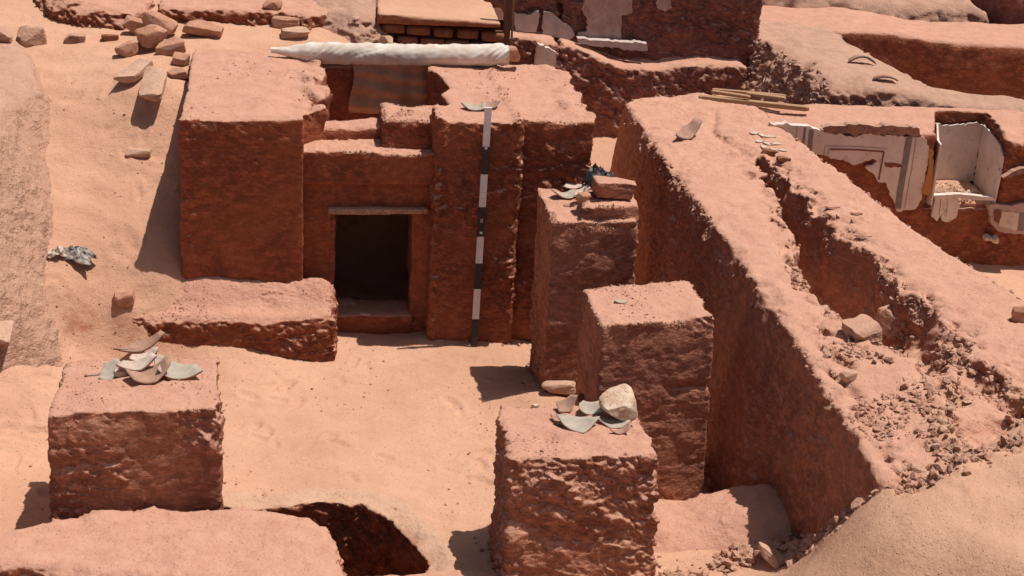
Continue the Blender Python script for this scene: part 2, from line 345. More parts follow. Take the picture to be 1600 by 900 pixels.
# ---------------------------------------------------------------- ground: one sheet
GP = np.array([
 # courtyard
 (-2.0,-.62,.10),(-1.5,-.6,.05),(-1.1,-.35,.02),(-.8,-.2,.02),(-.3,-.1,.0),(.2,-.2,0),(-.5,-1.5,0),(-1.8,-1.6,.0),(.2,-1.5,0),(-1.2,-2.3,0),(-.4,-2.5,0),(-1.3,-1.2,.02),
 (-2.5,-.85,.04),(-2.2,-.62,.06),(-3.3,-2.3,0),(-3.3,-2.9,.02),(-3.4,-1.75,.06),(.4,-.9,.03),(.9,-1.2,0),(1.42,-2.35,-.15),(1.45,-1.9,-.3),(1.45,-1,-.3),(1.45,.3,-.2),(1.35,1.5,.08),(1.3,2.5,.2),(1.5,3.9,.45),(2.2,4.1,.5),(.9,3.9,.45),
 (.25,-1.3,.16),(.45,-1.35,.18),(0.0,-2.9,0),(.9,-2.6,0),
 # interior of the tomb and the alley
 (-1.25,.3,.05),(-.4,.3,.05),(-.8,.9,.05),(-1.2,1.4,.1),(-.4,1.4,.1),(1.1,1,.05),
 # sand slope on the left
 (-2.36,-.08,.56),(-2.55,-.12,.63),(-2.75,-.32,.60),(-3.1,-.4,.68),(-2.45,.22,.88),(-2.8,.7,1.12),(-2.4,.7,1.10),(-3.2,.7,1.12),(-2.6,1.85,1.80),(-3.4,2,1.70),(-2.9,2.9,1.85),(-3.8,2.6,1.88),
 (-3.05,-.50,.28),(-2.87,-.50,.08),(-2.6,-.52,.04),(-2.3,-.52,.04),(-2.9,-.85,.06),(-3.2,-.9,.20),(-2.95,-.25,.50),(-2.7,-.25,.48),(-2.75,-1.1,.12),(-3.2,-1.5,.15),(-3.5,-1.5,.22),(-3.5,-1.0,.45),(-4.2,-1.5,.4),(-4.2,.5,1.2),(-4.2,2,1.7),(-5,-3,.2),(-7,0,1.0),
 (-2.36,1.4,1.72),(-1.8,2.2,1.82),(-1.0,2.25,1.75),(-.2,2.3,1.6),(.35,2.3,1.1),(-1.8,2.9,1.9),(-.7,2.7,1.7),(.3,2.85,1.5),
 (-2.3,4,2.1),(-3.5,4,2.1),(-.5,4.5,2.2),(-3,7,2.2),(0,7,2.3),
 # foreground
 (-3.2,-3.6,.05),(-2,-3.9,.0),(-1,-3.9,0),(0,-4.0,.02),(.6,-3.75,.05),(-2,-6,0),(1,-6.,.35),(-5,-6,.2),
 # sand slope at the right
 (1.0,-3.75,.08),(1.45,-3.95,.20),(1.72,-3.60,.26),(1.72,-3.90,.56),(1.72,-4.25,.82),(1.72,-4.58,1.15),(1.9,-4.62,1.27),(2.5,-4.25,1.30),(2.8,-4.1,1.40),(3.4,-4.1,1.42),(1.25,-4.4,.38),
 (2.15,-5.5,1.38),(1.5,-5.,1.2),(1.6,-4.75,1.2),(1.0,-5,.7),(3.5,-5.5,1.6),(2.5,-7,1.5),(1.7,-3.45,.18),(1.3,-3.6,.10),(1.9,-3.3,.1),
 # plastered chamber
 (4,0,-.15),(5,1,-.15),(4.2,-1.5,-.15),(6,1.4,-.15),(5.5,-2,-.15),(3.6,1.2,-.15),(7,0,-.1),
 # behind the cross wall
 (2.2,3.4,.6),(3.0,3.6,.7),(4,5.2,.85),(5,6,.85),(6,4.2,.2),(7,5,.2),(5.2,4.5,.25),(3,3.1,.7),(5.8,3.4,.4),(9,8,1.2),(3,8,1.6),(12,3,1),(12,-8,1.2),(-12,-8,.5),(-12,10,2),(0,14,2.2),(10,14,2),(-9,3,1.6),
], float)
_n = len(GP); _A = np.linalg.norm(GP[:, None, :2] - GP[None, :, :2], axis=2)
_K = np.zeros((_n + 3, _n + 3)); _K[:_n, :_n] = -_A - np.eye(_n) * .0; _K[:_n, _n] = 1; _K[:_n, _n + 1] = GP[:, 0]; _K[:_n, _n + 2] = GP[:, 1]
_K[_n:, :_n] = _K[:_n, _n:].T
_w = np.linalg.solve(_K, np.concatenate([GP[:, 2], [0, 0, 0]]))
def ground_base(x, y):
    x = np.asarray(x, float); y = np.asarray(y, float); xc = np.clip(x, -13, 13); yc = np.clip(y, -9, 15)
    r = _w[_n] + _w[_n + 1] * xc + _w[_n + 2] * yc
    for i in range(_n): r = r - _w[i] * np.hypot(np.sqrt((xc - GP[i, 0]) ** 2 + .012), yc - GP[i, 1])
    return r
PIT = [(-2.02,-2.56),(-1.85,-2.63),(-1.62,-2.62),(-1.42,-2.585),(-1.2,-2.585),(-1.05,-2.60),(-.90,-2.74),(-.80,-2.98),(-.70,-3.30),(-.78,-3.52),(-1.3,-3.75),(-1.6,-3.3),(-1.9,-2.9)]
PILS = [[(.36, -1.18), (1.03, -1.16), (1.06, -.46), (.38, -.45)], [(.49, -2.6), (1.3, -2.47), (1.26, -1.82), (.47, -1.91)], [(-.25, -3.66), (.70, -3.66), (.65, -2.97), (-.25, -2.97)], [(-3.03, -3.05), (-1.955, -2.99), (-2.01, -2.19), (-3.0, -2.2)],
        [(-.37, 0), (.3, -.02), (.92, .08), (.92, 1.9), (-.37, 1.9)], [(1.62, -3.4), (1.62, 2.6), (2.0, 2.8), (2.4, -3.4)], [(.6, -2.96), (1.35, -2.84), (1.86, -3.3), (1.5, -3.54), (.6, -3.54)]]
def fillet(x, y):
    r = 0 * x; n = .55 + .6 * rn(x, y, 0 * x, 2.3, 47)
    for P in PILS: r = np.maximum(r, np.exp(-np.maximum(poly2(x, y, P), 0) / .075) * .055 * np.clip(n, .1, 1.3))
    # trodden hollows: soft elongated dents with a raised rim, thickest on the courtyard floor and the left slope
    return r + FEET(x, y)
_fr = np.random.default_rng(77)
_ft = [( _fr.uniform(-1.9, .2), _fr.uniform(-2.5, -.3)) for _ in range(34)] + [(_fr.uniform(-3.4, -2.5), _fr.uniform(-1.6, 1.6)) for _ in range(34)] + [(_fr.uniform(1.9, 3.2), _fr.uniform(-5.0, -4.3)) for _ in range(12)] + [(_fr.uniform(-3.6, -3.1), _fr.uniform(-3.2, -1.5)) for _ in range(8)]
_fa = _fr.uniform(0, 6.28, len(_ft)); _fl = _fr.uniform(.7, 1.2, len(_ft))
def FEET(x, y):
    r = np.zeros_like(x)
    for (fx, fy), a, l in zip(_ft, _fa, _fl):
        m = (np.abs(x - fx) < .3) & (np.abs(y - fy) < .3)
        if not m.any(): continue
        dx = x[m] - fx; dy = y[m] - fy; u = (dx * math.cos(a) + dy * math.sin(a)) / (.105 * l); v = (-dx * math.sin(a) + dy * math.cos(a)) / (.045 * l)
        q = np.sqrt(u * u + v * v) + .25 * rn(dx + fx, dy + fy, 0 * dx, 12, 3)
        r[m] += .015 * l * (-(1 - sst(.55, 1.05, q)) + .45 * np.exp(-((q - 1.25) / .22) ** 2))
    return r
def ground_h(x, y, detail=True):
    z = ground_base(x, y)
    o = 0 * x
    near = np.exp(-((np.abs(x) / 9) ** 4)) 
    z = z + .030 * fbm(x, y, o, 1.1, 3, 31) * near
    z = z + .010 * fbm(x, y * 1.5, o, 5.0, 3, 33) + .0045 * fbm(x, y, o, 16, 3, 35)
    # faint foot-worn ripples across the slope
    z = z + .006 * np.sin((y * .9 + x * .35 + .12 * fbm(x, y, o, 2.2, 2, 37)) * 24) * sst(.15, .5, fbm(x, y, o, .8, 2, 39) + .35)
    d = poly2(x, y, PIT) + .035 * rn(x, y, o, 4.5, 41) + .012 * rn(x, y, o, 13, 43)
    z = z - .05 * (1 - sst(0.0, .20, d + .05 * rn(x, y, o, 9, 45))) * sst(-1.0, -.82, x)
    z = z + fillet(x, y)
    SG = [(1.60, -3.78), (1.62, -4.3), (1.78, -4.72), (2.4, -4.5), (2.9, -4.3)]; ds = 9.0
    for a_, b_ in zip(SG[:-1], SG[1:]):
        ex, ey = b_[0] - a_[0], b_[1] - a_[1]; tt = np.clip(((x - a_[0]) * ex + (y - a_[1]) * ey) / (ex * ex + ey * ey), 0, 1); ds = np.minimum(ds, np.hypot(x - a_[0] - tt * ex, y - a_[1] - tt * ey))
    mk = np.exp(-(ds / .13) ** 2); big = sst(1.0, 1.4, x) * sst(-3.75, -4.1, y); z = z + big * (.055 * rn(x, y, 0 * x, 1.7, 51) + .022 * rn(x, y, 0 * x, 5, 52)); z = z + mk * (.075 * ridge(x, y, 0 * x, 5, 2, 94) + .045 * ridge(x, y, 0 * x, 12, 2, 95) - .03)
    if detail: z = z - 1.0 * (1 - sst(.06, .12, d))
    return z
def axis(segs):
    a = [segs[0][0]]
    for (s, e, st) in segs:
        n = max(1, int(round((e - s) / st))); a += list(np.linspace(s, e, n + 1)[1:])
    return np.array(a)
gx = axis([(-300, -60, 40), (-60, -14, 6), (-14, -6, .5), (-6, -4.2, .08), (-4.2, 2.2, .0165), (2.2, 3.6, .03), (3.6, 7, .07), (7, 14, .5), (14, 60, 6), (60, 300, 40)])
gy = axis([(-300, -60, 40), (-60, -14, 6), (-14, -6, .5), (-6, -4.7, .06), (-4.7, -.3, .0165), (-.3, 3.2, .028), (3.2, 7, .06), (7, 14, .5), (14, 60, 6), (60, 300, 40)])
GX, GY = np.meshgrid(gx, gy, indexing='ij')
GZ = ground_h(GX.ravel(), GY.ravel())
nx, ny = GX.shape; ii = np.arange(nx * ny).reshape(nx, ny)
Q = np.stack([ii[:-1, :-1].ravel(), ii[1:, :-1].ravel(), ii[1:, 1:].ravel(), ii[:-1, 1:].ravel()], 1)
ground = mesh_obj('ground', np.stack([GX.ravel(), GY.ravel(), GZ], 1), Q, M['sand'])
tag(ground, 'pale orange wind blown sand filling the courtyard and banked against the walls', kind='structure')
def gh(x, y): return float(ground_h(np.array([float(x)]), np.array([float(y)]))[0])
def f_pit(X, Y, Z):
    o = 0 * X * Y; oo = 0 * X * Y * Z
    d = poly2(X, Y, PIT)
    g = ground_h((X[:, :, 0] + 0 * Y[:, :, 0]).ravel().astype(float), (Y[:, :, 0] + 0 * X[:, :, 0]).ravel().astype(float), False).reshape(X.shape[0], Y.shape[1])[:, :, None].astype(np.float32)
    dh = d + .035 * rn(X + oo, Y + oo, Z * 1.2 + oo, 4.5, 41) + .018 * rn(X + oo, Y + oo, Z * 1.5 + oo, 13, 43) - .05 * sst(-.02, -.12, Z) * sst(-.4, .3, rn(X + oo, Y + oo, oo, 2, 46))
    top = g + .008 * (1 - sst(.10, .24, d)) - .05 * sst(.20, .34, d)
    D = np.maximum(Z - top, d - .36)
    D = smax(D, -dh, .012)
    return np.maximum(D, -.75 - Z)
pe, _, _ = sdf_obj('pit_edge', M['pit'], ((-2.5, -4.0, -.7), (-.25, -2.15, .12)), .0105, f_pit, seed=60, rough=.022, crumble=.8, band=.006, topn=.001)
tag(pe, 'broken sandy crust and red earth sides of the dug pit in front', kind='structure')
print('ground', len(GZ), time.time() - T0)

# ---------------------------------------------------------------- the tomb building
tomb = empty('mudbrick_tomb', (-.7, 1, 0))
tag(tomb, 'square mud brick tomb with a small dark doorway and an open top', 'tomb')
LW = [(-2.31, 0), (-1.40, 0), (-1.39, .30), (-1.22, .42), (-1.30, .60), (-1.17, .82), (-1.20, 1.2), (-1.22, 1.66), (-1.30, 1.98), (-2.28, 2.03), (-2.31, 1.1)]
RW = [(-.355, 0), (.27, 0), (.30, .10), (.50, .08), (.89, .10), (.91, .9), (.90, 1.45), (.78, 1.78), (.30, 1.86), (-.28, 1.86), (-.29, 1.50), (-.20, 1.25), (-.17, .95), (-.26, .75), (-.22, .46), (-.355, .36)]
def f_lw(X, Y, Z):
    zt = lambda X, Y: 1.885 + .015 * rn(X + 0 * Y, Y + 0 * X, 0 * X * Y, 1.2, 3) - .05 * sst(.25, .0, poly2(X, Y, [(-1.1, .2), (-1.5, .3), (-1.35, .7), (-1.1, .7)]))
    o = 0 * X * Y * Z
    D = prism(X, Y, Z, LW, 0, zt, .02, .01, s=1, wob=.018)
    ed = np.exp(-((X + o + 2.27) / .07) ** 2) * sst(.06, .0, Y)
    rim = sst(-1.55, -1.3, X) * sst(1.6, 1.8, Z) * sst(.3, .5, Y)
    return D - .010 * ed * (.3 + 1.5 * ridge(X + o, Y + o, Z * 1.4 + o, 13, 2, 84)) + .05 * rim * rn(X + o, Y + o, Z + o, 8, 86)
sdf_obj('left_wing', M['plastered'], ((-2.42, -.1, 0), (-1.02, 2.14, 1.98)), .0125, f_lw, tomb, disp=None, seed=1, rough=.016, crumble=.36, band=.007, topn=.007)
def f_rw(X, Y, Z):
    zt = lambda X, Y: 1.885 + .018 * rn(X + 0 * Y, Y + 0 * X, 0 * X * Y, 1.2, 5)
    D = prism(X, Y, Z, RW, 0, zt, .025, .012, s=2, wob=.02)
    # ragged broken seam where the outer plaster coat stops, and the crumbled upper face right of it
    o = 0 * X * Y * Z
    seam = np.exp(-((X + o - .26 + .03 * rn(X + o, Y + o, Z + o, 4, 8)) / .045) ** 2) * sst(.35, .6, Z)
    crum = sst(.42, .5, X) * sst(1.15, 1.4, Z + .15 * rn(X + o, Y + o, Z + o, 3, 81))
    seam2 = np.exp(-((X + o + .34 + .02 * rn(X + o, Y + o, Z + o, 4, 82)) / .04) ** 2)
    n1_ = ridge(X + o, Y + o, Z * 1.2 + o, 13, 2, 9); n2_ = rn(X + o, Y + o, Z + o, 3.0, 98)
    D = D - .020 * seam * (.6 + 1.3 * n1_ + .5 * n2_) - .018 * seam2 * (.5 + 1.4 * n1_ - .6 * n2_)
    D = D + .035 * crum * rn(X + o, Y + o, Z * 1.3 + o, 7, 84)
    return D
sdf_obj('right_wing', M['mud'], ((-.47, -.1, 0), (1.02, 1.98, 1.98)), .012, f_rw, tomb, seed=2, rough=.019, crumble=.45, band=.010)
DX0, DX1, DZ0, DZ1 = -1.13, -.515, .17, 1.075
def f_bay(X, Y, Z):
    o = 0 * X * Y * Z
    yf = .115 - .025 * sst(1.30, 1.33, Z)                                     # upper band of the facade stands proud
    D = prism(X, Y, Z, [(-1.45, .10), (-.30, .10), (-.30, .52), (-1.45, .52)], 0, lambda X, Y: 1.595 + .02 * rn(X + 0 * Y, Y + 0 * X, 0 * X * Y, 4, 3), .03, 0, wob=.006, s=3)
    D = np.maximum(D, (.155 - .065 * sst(1.32, 1.335, Z + .012 * rn(X + o, Y + o, o, 5, 99))) - Y)
    ex = .012 * rn(X + o, Y + o, Z + o, 6, 85)
    frame = np.maximum(np.maximum(np.abs(X + .815) - .36, np.abs(Z - .60) - .485), Y - .175)   # shallow panel round the door
    D = np.maximum(D, -(frame + o))
    door = np.maximum(np.abs(X - (DX0 + DX1) / 2) - (DX1 - DX0) / 2, np.abs(Z - (DZ0 + DZ1) / 2) - (DZ1 - DZ0) / 2) + ex
    return smax(D + o, -door, .015)
sdf_obj('doorway_wall', M['plastered'], ((-1.5, .02, 0), (-.25, .58, 1.68)), .0105, f_bay, tomb, seed=3, rough=.010, crumble=.34, band=.004, grit=2)
def f_rim1(X, Y, Z): return prism(X, Y, Z, [(-1.42, .42), (-.74, .46), (-.74, .66), (-1.1, .64), (-1.42, .60)], 1.2, lambda X, Y: 1.705 + .035 * rn(X + 0 * Y, Y + 0 * X, 0 * X * Y, 3, 3), .06, .05, wob=.03, s=4)
def f_rim2(X, Y, Z): return prism(X, Y, Z, [(-.76, .29), (-.30, .27), (-.28, .66), (-.52, .60), (-.76, .68)], 1.2, lambda X, Y: 1.83 + .02 * rn(X + 0 * Y, Y + 0 * X, 0 * X * Y, 3, 3), .05, .05, wob=.03, s=5)
a, _, _ = sdf_obj('parapet', M['mud'], ((-1.5, .32, 1.2), (-.66, .78, 1.86)), .011, f_rim1, tomb, seed=4)
b, _, _ = sdf_obj('parapet', M['mud'], ((-.85, .18, 1.2), (-.2, .78, 1.95)), .011, f_rim2, tomb, seed=5); b['label'] = 'higher broken lump of parapet at the right of the doorway roof'
def box(x0, y0, z0, x1, y1, z1): return np.array([(x0,y0,z0),(x1,y0,z0),(x1,y1,z0),(x0,y1,z0),(x0,y0,z1),(x1,y0,z1),(x1,y1,z1),(x0,y1,z1)], float)
BQ = np.array([(0,3,2,1),(4,5,6,7),(0,1,5,4),(1,2,6,5),(2,3,7,6),(3,0,4,7)])
def f_box(b, k=.02, wob=.0):
    def f(X, Y, Z):
        o = 0 * X * Y * Z
        d = smax(smax(np.abs(X - (b[0] + b[3]) / 2) - (b[3] - b[0]) / 2 + o, np.abs(Y - (b[1] + b[4]) / 2) - (b[4] - b[1]) / 2 + o, k), np.abs(Z - (b[2] + b[5]) / 2) - (b[5] - b[2]) / 2 + o, k)
        return d + (wob * rn(X + o, Y + o, Z + o, 3, 7) if wob else 0)
    return f
def sbox(name, mat, b, parent=None, h=.016, k=.02, wob=.01, **kw):
    return sdf_obj(name, mat, ((b[0] - .06, b[1] - .06, b[2] - .06), (b[3] + .06, b[4] + .06, b[5] + .06)), h, f_box(b, k, wob), parent, **kw)
sbox('threshold', M['plastered'], (-1.16, .145, -.05, -.49, .50, .185), tomb, k=.03, seed=6, rough=.006, crumble=.2, band=.004)
sbox('door_lintel', M['clod'], (-1.20, .092, 1.078, -.40, .24, 1.125), tomb, h=.009, k=.012, wob=.006, seed=7, rough=.003, band=.002)
sbox('rear_wall', M['plastered'], (-1.35, 1.74, 0, -.2, 1.96, 1.84), tomb, h=.03, seed=8)
sbox('sun_blocking_slab', M['plastered'], (-1.3, .38, 1.10, -.2, 1.76, 1.18), tomb, h=.03, seed=9)  # added slab out of view, keeps roof-hole sun off the doorway floor
# brick courses showing in the dark of the chamber behind the door
for r in range(4):
    for c in range(3):
        x = -1.2 + c * .34 + (r % 2) * .16; bb = box(x, 1.69 + .01 * rng.random(), .16 + r * .13, x + .31, 1.78, .16 + r * .13 + .105)
        mesh_obj('brick', bb, BQ, M['brick'], tomb, (x + .15, 1.72, .16 + r * .13), smooth=False)

# bench wall in front of the left wing, sand drifted over it
BW = [(-2.96, -.26), (-2.75, -.40), (-1.25, -.42), (-1.15, -.38), (-1.13, -.05), (-1.22, .10), (-2.45, .10), (-2.8, -.1)]
def f_bw(X, Y, Z):
    o = 0 * X * Y
    zt = .40 + .15 * sst(-.30, .02, Y) + .045 * np.exp(-((X + 1.24) / .12) ** 2 - ((Y + .15) / .16) ** 2) + .06 * np.exp(-((X + 2.1) / .25) ** 2 - ((Y + .05) / .2) ** 2) + .02 * rn(X + o, Y + o, o, 3.5, 6)
    return prism(X, Y, Z, BW, -.1, lambda a, b: zt, .09, .03, s=6, wob=.03)
bw, _, _ = sdf_obj('bench_wall', M['mud'], ((-3.1, -.62, -.1), (-1.0, .2, .72)), .011, f_bw, seed=10, grit=1.8, rough=.02, crumble=.6, loc=(-1.9, -.3, 0))
tag(bw, 'low crumbling mud brick bench along the foot of the tomb front, capped with drifted sand', 'low wall')

# ---------------------------------------------------------------- pillars
def pillar(name, label, poly, zt, seed, batter=.06, lean=(0, 0), zb=-.1, h=.0105, mat='pillar', extra=None, **kw):
    P = np.array(poly); pad = .12 + batter * zt + max(abs(lean[0]), abs(lean[1])) * zt
    top = lambda X, Y: zt + .012 * rn(X + 0 * Y, Y + 0 * X, 0 * X * Y, 2.5, seed)
    def f(X, Y, Z):
        D = prism(X, Y, Z, poly, zb, top, .022, batter, lean, wob=.018, wf=2.0, s=seed)
        o = 0 * X * Y * Z
        ch = sst(.12, .0, np.abs(Z - zt)) * np.clip(rn(X + o, Y + o, Z + o, 7, seed + 50) - .05, 0, 1)
        D = D + .035 * ch * sst(-.12, .0, D)
        return extra(D, X, Y, Z) if extra else D
    o, V, N = sdf_obj(name, M[mat], ((P[:, 0].min() - pad, P[:, 1].min() - pad, zb), (P[:, 0].max() + pad, P[:, 1].max() + pad, zt + .22)), h, f, seed=seed, loc=(P[:, 0].mean(), P[:, 1].mean(), 0), **kw)
    tag(o, label, 'pillar', 'square mud brick pillars of the courtyard'); return V, N
def courses(X, Y, Z, zs, w=.02):
    r = 0
    for z in zs: r = r + np.exp(-((Z - z) / w) ** 2)
    return r
def ex_brp(D, X, Y, Z):
    o = 0 * X * Y * Z
    b = prism(X, Y, Z, [(.60, -1.13), (1.02, -1.12), (1.05, -.50), (.72, -.50)], 1.3, 1.60, .03, .02, wob=.02, s=3)
    return smin(D, b + o, .02) + .008 * courses(X, Y, Z + .01 * rn(X + o, Y + o, o, 3, 2), (.35, .75, 1.45), .015) * sst(-.1, .3, rn(X + o, Y + o, Z + o, 3, 61))
pillar('mudbrick_pillar', 'tallest pillar, close to the tomb, with a loose brick and broken pots on top', [(.36, -1.18), (1.00, -1.16), (1.03, -.46), (.38, -.45)], 1.50, 11, batter=.015, lean=(.03, -.02), crumble=.28, rough=.018, extra=ex_brp)
def ex_mid(D, X, Y, Z):
    o = 0 * X * Y * Z
    w = .03 * rn(X + o, Y + o, o, 3, 2)
    lower = sst(.86, .82, Z + w) * sst(.6, .8, Z + .15 * rn(X + o, o, o, 2.5, 66))        # the face steps back under a broken course
    return D + .020 * lower * sst(-2.2, -2.4, Y) * sst(-.4, .3, rn(X + o, Y + o, Z + o, 3, 67)) + .012 * np.exp(-((Z + w - .80) / .015) ** 2) * sst(-.1, .3, rn(X + o, Y + o, o, 4, 68))
pillar('mudbrick_pillar', 'middle pillar of the right row with one small sherd on its flat sandy top', [(.49, -2.59), (1.28, -2.45), (1.24, -1.82), (.47, -1.91)], 1.30, 12, batter=.015, lean=(.02, -.035), crumble=.6, rough=.024, extra=ex_mid, band=.01)
def ex_frp(D, X, Y, Z):
    o = 0 * X * Y * Z
    g = np.exp(-((X + o + .02) / .22) ** 2 - ((Z + .35 * X + o - .42) / .07) ** 2)
    return D + .05 * g * sst(-3.3, -3.5, Y) + .028 * rn(X + o, Y + o, Z * 1.2 + o, 5.5, 44) * sst(-3.1, -3.5, Y) * sst(.9, .75, Z)
pillar('mudbrick_pillar', 'nearest right pillar with very flaky front, grey sherds and a white stone on top', [(-.23, -3.63), (.67, -3.63), (.63, -2.99), (-.17, -2.94), (-.23, -3.04)], .90, 13, batter=.03, lean=(0, -.15), crumble=.9, rough=.024, extra=ex_frp, band=.008, brick=.002, h=.0095)
pillar('mudbrick_pillar', 'squat pillar at the left standing alone with a heap of broken pots on top', [(-3.01, -3.03), (-1.965, -2.97), (-2.02, -2.20), (-2.98, -2.21)], .90, 14, batter=.012, crumble=.62, rough=.024, lean=(0, -.03))

# ---------------------------------------------------------------- the long diagonal wall with its eroded trench
WM = [(1.80, 2.74), (2.2, 2.84), (2.95, 2.78), (2.97, 1.80), (3.05, .8), (3.23, -.57), (3.40, -1.6), (3.62, -2.7), (3.95, -4.4), (4.0, -4.75), (1.70, -4.75), (1.68, -3.0), (1.68, 0), (1.68, 2.3), (1.70, 2.6)]
TR = [(2.50, .95), (2.44, .5), (2.36, -.2), (2.22, -1.0), (2.08, -2.0), (1.96, -3.0), (1.86, -3.7), (1.84, -4.4), (1.9, -5.2), (3.1, -5.2), (2.98, -4.1), (2.90, -3.3), (2.80, -2.3), (2.74, -1.6), (2.66, -.9), (2.60, .3), (2.56, .95)]
def w_top(X, Y):
    o = 0 * X * Y
    crack = np.exp(-((X + o - (2.42 + .10 * np.sin(Y * 3.1) - .05 * (Y - 1.5)) - .04 * rn(X + o, Y + o, o, 3, 71)) / .05) ** 2) * sst(.8, 1.0, Y) * sst(2.3, 2.0, Y)
    z = 1.35 - .10 * sst(-2.2, -4.6, Y) * sst(2.4, 2.0, X) + .012 * rn(X + o, Y + o, o, .9, 11)
    z = z - .045 * crack - .02 * sst(2.45, 2.3, X + .1 * rn(X + o, Y + o, o, 1.5, 72)) * sst(-1, 1, Y)
    return z
def f_wm(X, Y, Z):
    o = 0 * X * Y
    D = prism(X, Y, Z, WM, -.4, w_top, .045, .035, wob=.035, wf=.9, s=7)
    D = D + .04 * np.clip(rn(X + 0 * (Y * Z), Y + 0 * (X * Z), Z + o, 3.2, 75), 0, 1) * sst(1.1, 1.35, Z) * sst(1.85, 1.7, X)     # bites out of the crest
    w = .06 * rn(X + o, Y + o, o, 3.2, 73) + .035 * rn(X + o, Y + o, o, 9, 74)
    t2 = poly2(X, Y, TR) + w
    near = sst(-1.7, -3.4, Y)
    fl = .76 + .42 * near + .09 * fbm(X + o, Y + o, o, 2.6, 2, 76) * (0.3 + near) + .22 * sst(.4, -.05, X - np.interp(Y, [-5, 1], [1.95, 2.45])) * sst(-.5, -2., Y)
    oo = 0 * X * Y * Z
    lump = (.12 * ridge(X + oo, Y + oo, Z + oo, 2.6, 2, 88) + .055 * ridge(X + oo, Y + oo, Z + oo, 7, 2, 89)) * (.25 + .75 * near)
    tr = smax(t2 + np.where(X < np.interp(Y, [-5, 1], [2.4, 2.53]), .05 + .35 * near, .20) * (1.35 - Z), fl - Z + 0 * X, .06) + lump
    D = D - .10 * np.clip(w_top(X, Y) - Z, 0, 1.4) * sst(1.9, 1.7, X) * sst(-3.0, -2.3, Y)
    chip = np.exp(-((t2 - .03) / .10) ** 2) * np.clip(ridge(X + oo, Y + oo, Z + oo, 5.5, 2, 90), 0, 1) * sst(1.0, 1.25, Z) * sst(1.2, .6, Y)
    chipL = np.exp(-((X - 1.72) / .12) ** 2) * np.clip(rn(X + oo, Y + oo, Z + oo, 9, 97), 0, 1) * sst(1.1, 1.25, Z)
    return smax(D + .075 * chip + .035 * chipL, -tr, .02)
wm, WV, WN = sdf_obj('diagonal_wall', M['wallmud'], ((1.45, -5.5, -.2), (4.2, 2.95, 1.45)), .0155, f_wm, seed=21, grit=2.2, rough=.020, crumble=.42, band=.014, topn=.010, loc=(2.5, -1, 0))
tag(wm, 'massive mud brick wall with a sandy crest and a collapsed trench along its middle', 'wall')
print('wall', time.time() - T0)

# ---------------------------------------------------------------- plastered chamber behind it
chamber = empty('plastered_chamber_wall', (4.6, 2.2, -.2))
tag(chamber, 'mud brick wall faced with broken white plaster panels and an open white niche', 'wall')
YF = 1.80
NI = [(4.50, 1.5), (5.16, 1.5), (5.17, 1.8), (5.25, 2.50), (4.80, 2.50), (4.53, 1.82)]
def f_cw(X, Y, Z):
    o = 0 * X * Y
    zt = 1.30 + .02 * rn(X + o, Y + o, o, 1.4, 14) - .05 * sst(2.1, 1.85, Y) * sst(-.2, .3, rn(X + o, Y + o, o, 3.5, 15)) - .10 * sst(5.1, 5.5, X) * sst(2.3, 1.9, Y)
    D = prism(X, Y, Z, [(2.85, YF), (8, YF), (8, 2.62), (5, 2.66), (2.85, 2.76)], -.5, lambda a, b: zt, .05, .0, wob=.015, s=8)
    D = D + .05 * sst(5.4, 5.8, X) * rn(X + 0 * (Y * Z), Y + 0 * (X * Z), Z + o, 3.5, 78)
    ni = np.maximum(poly2(X, Y, NI) - .042 + 0 * Z, .56 - Z)
    return smax(D, -ni, .02)
sdf_obj('wall_core', M['mud'], ((2.8, 1.6, -.4), (7.0, 2.85, 1.42)), .018, f_cw, chamber, seed=22, rough=.022, crumble=.6, band=.012)
def plate(name, outline, thick, mat, parent, axis='y', depth=0.0, seg=.03, jit=.008, seed=0, loc=None, wavy=.0, smooth=False):
    """flat broken-edged slab: outline (u,v) standing in the plane y=depth (u=x, v=z); thickness goes back along +y"""
    r = np.random.default_rng(seed); P = np.array(outline, float); pts = []
    for i in range(len(P)):
        a, b = P[i], P[(i + 1) % len(P)]; L = np.linalg.norm(b - a); n = max(1, int(L / seg))
        for k in range(n):
            p = a + (b - a) * k / n
            if k: p = p + r.normal(0, jit, 2)
            pts.append(p)
    P = np.array(pts); n = len(P)
    import bmesh
    bm = bmesh.new(); 
    def pos(p, off):
        if axis == 'y': return (p[0], depth + off, p[1])
        if axis == 'z': return (p[0], p[1], depth - off)
    f = [bm.verts.new(pos(p, 0)) for p in P]; bk = [bm.verts.new(pos(p, thick)) for p in P]
    bm.faces.new(f); bm.faces.new(bk[::-1])
    for i in range(n): bm.faces.new((f[i], bk[i], bk[(i + 1) % n], f[(i + 1) % n]))
    bmesh.ops.recalc_face_normals(bm, faces=bm.faces)
    c = np.array([v.co for v in bm.verts]); L0 = c.mean(0) if loc is None else np.array(loc); L0[2] = c[:, 2].min() if loc is None else L0[2]
    for v in bm.verts: v.co = v.co - Vector(L0)
    me = bpy.data.meshes.new(name); bm.to_mesh(me); bm.free(); me.materials.append(mat)
    o = bpy.data.objects.new(name, me); COL.objects.link(o)
    if parent is not None: o.parent = parent; o.location = Vector(L0) - parent.location
    else: o.location = L0
    return o
def U(px, py, Y=YF): p = aty(px, py, Y); return (p[0], p[2])
Yp = YF - .035
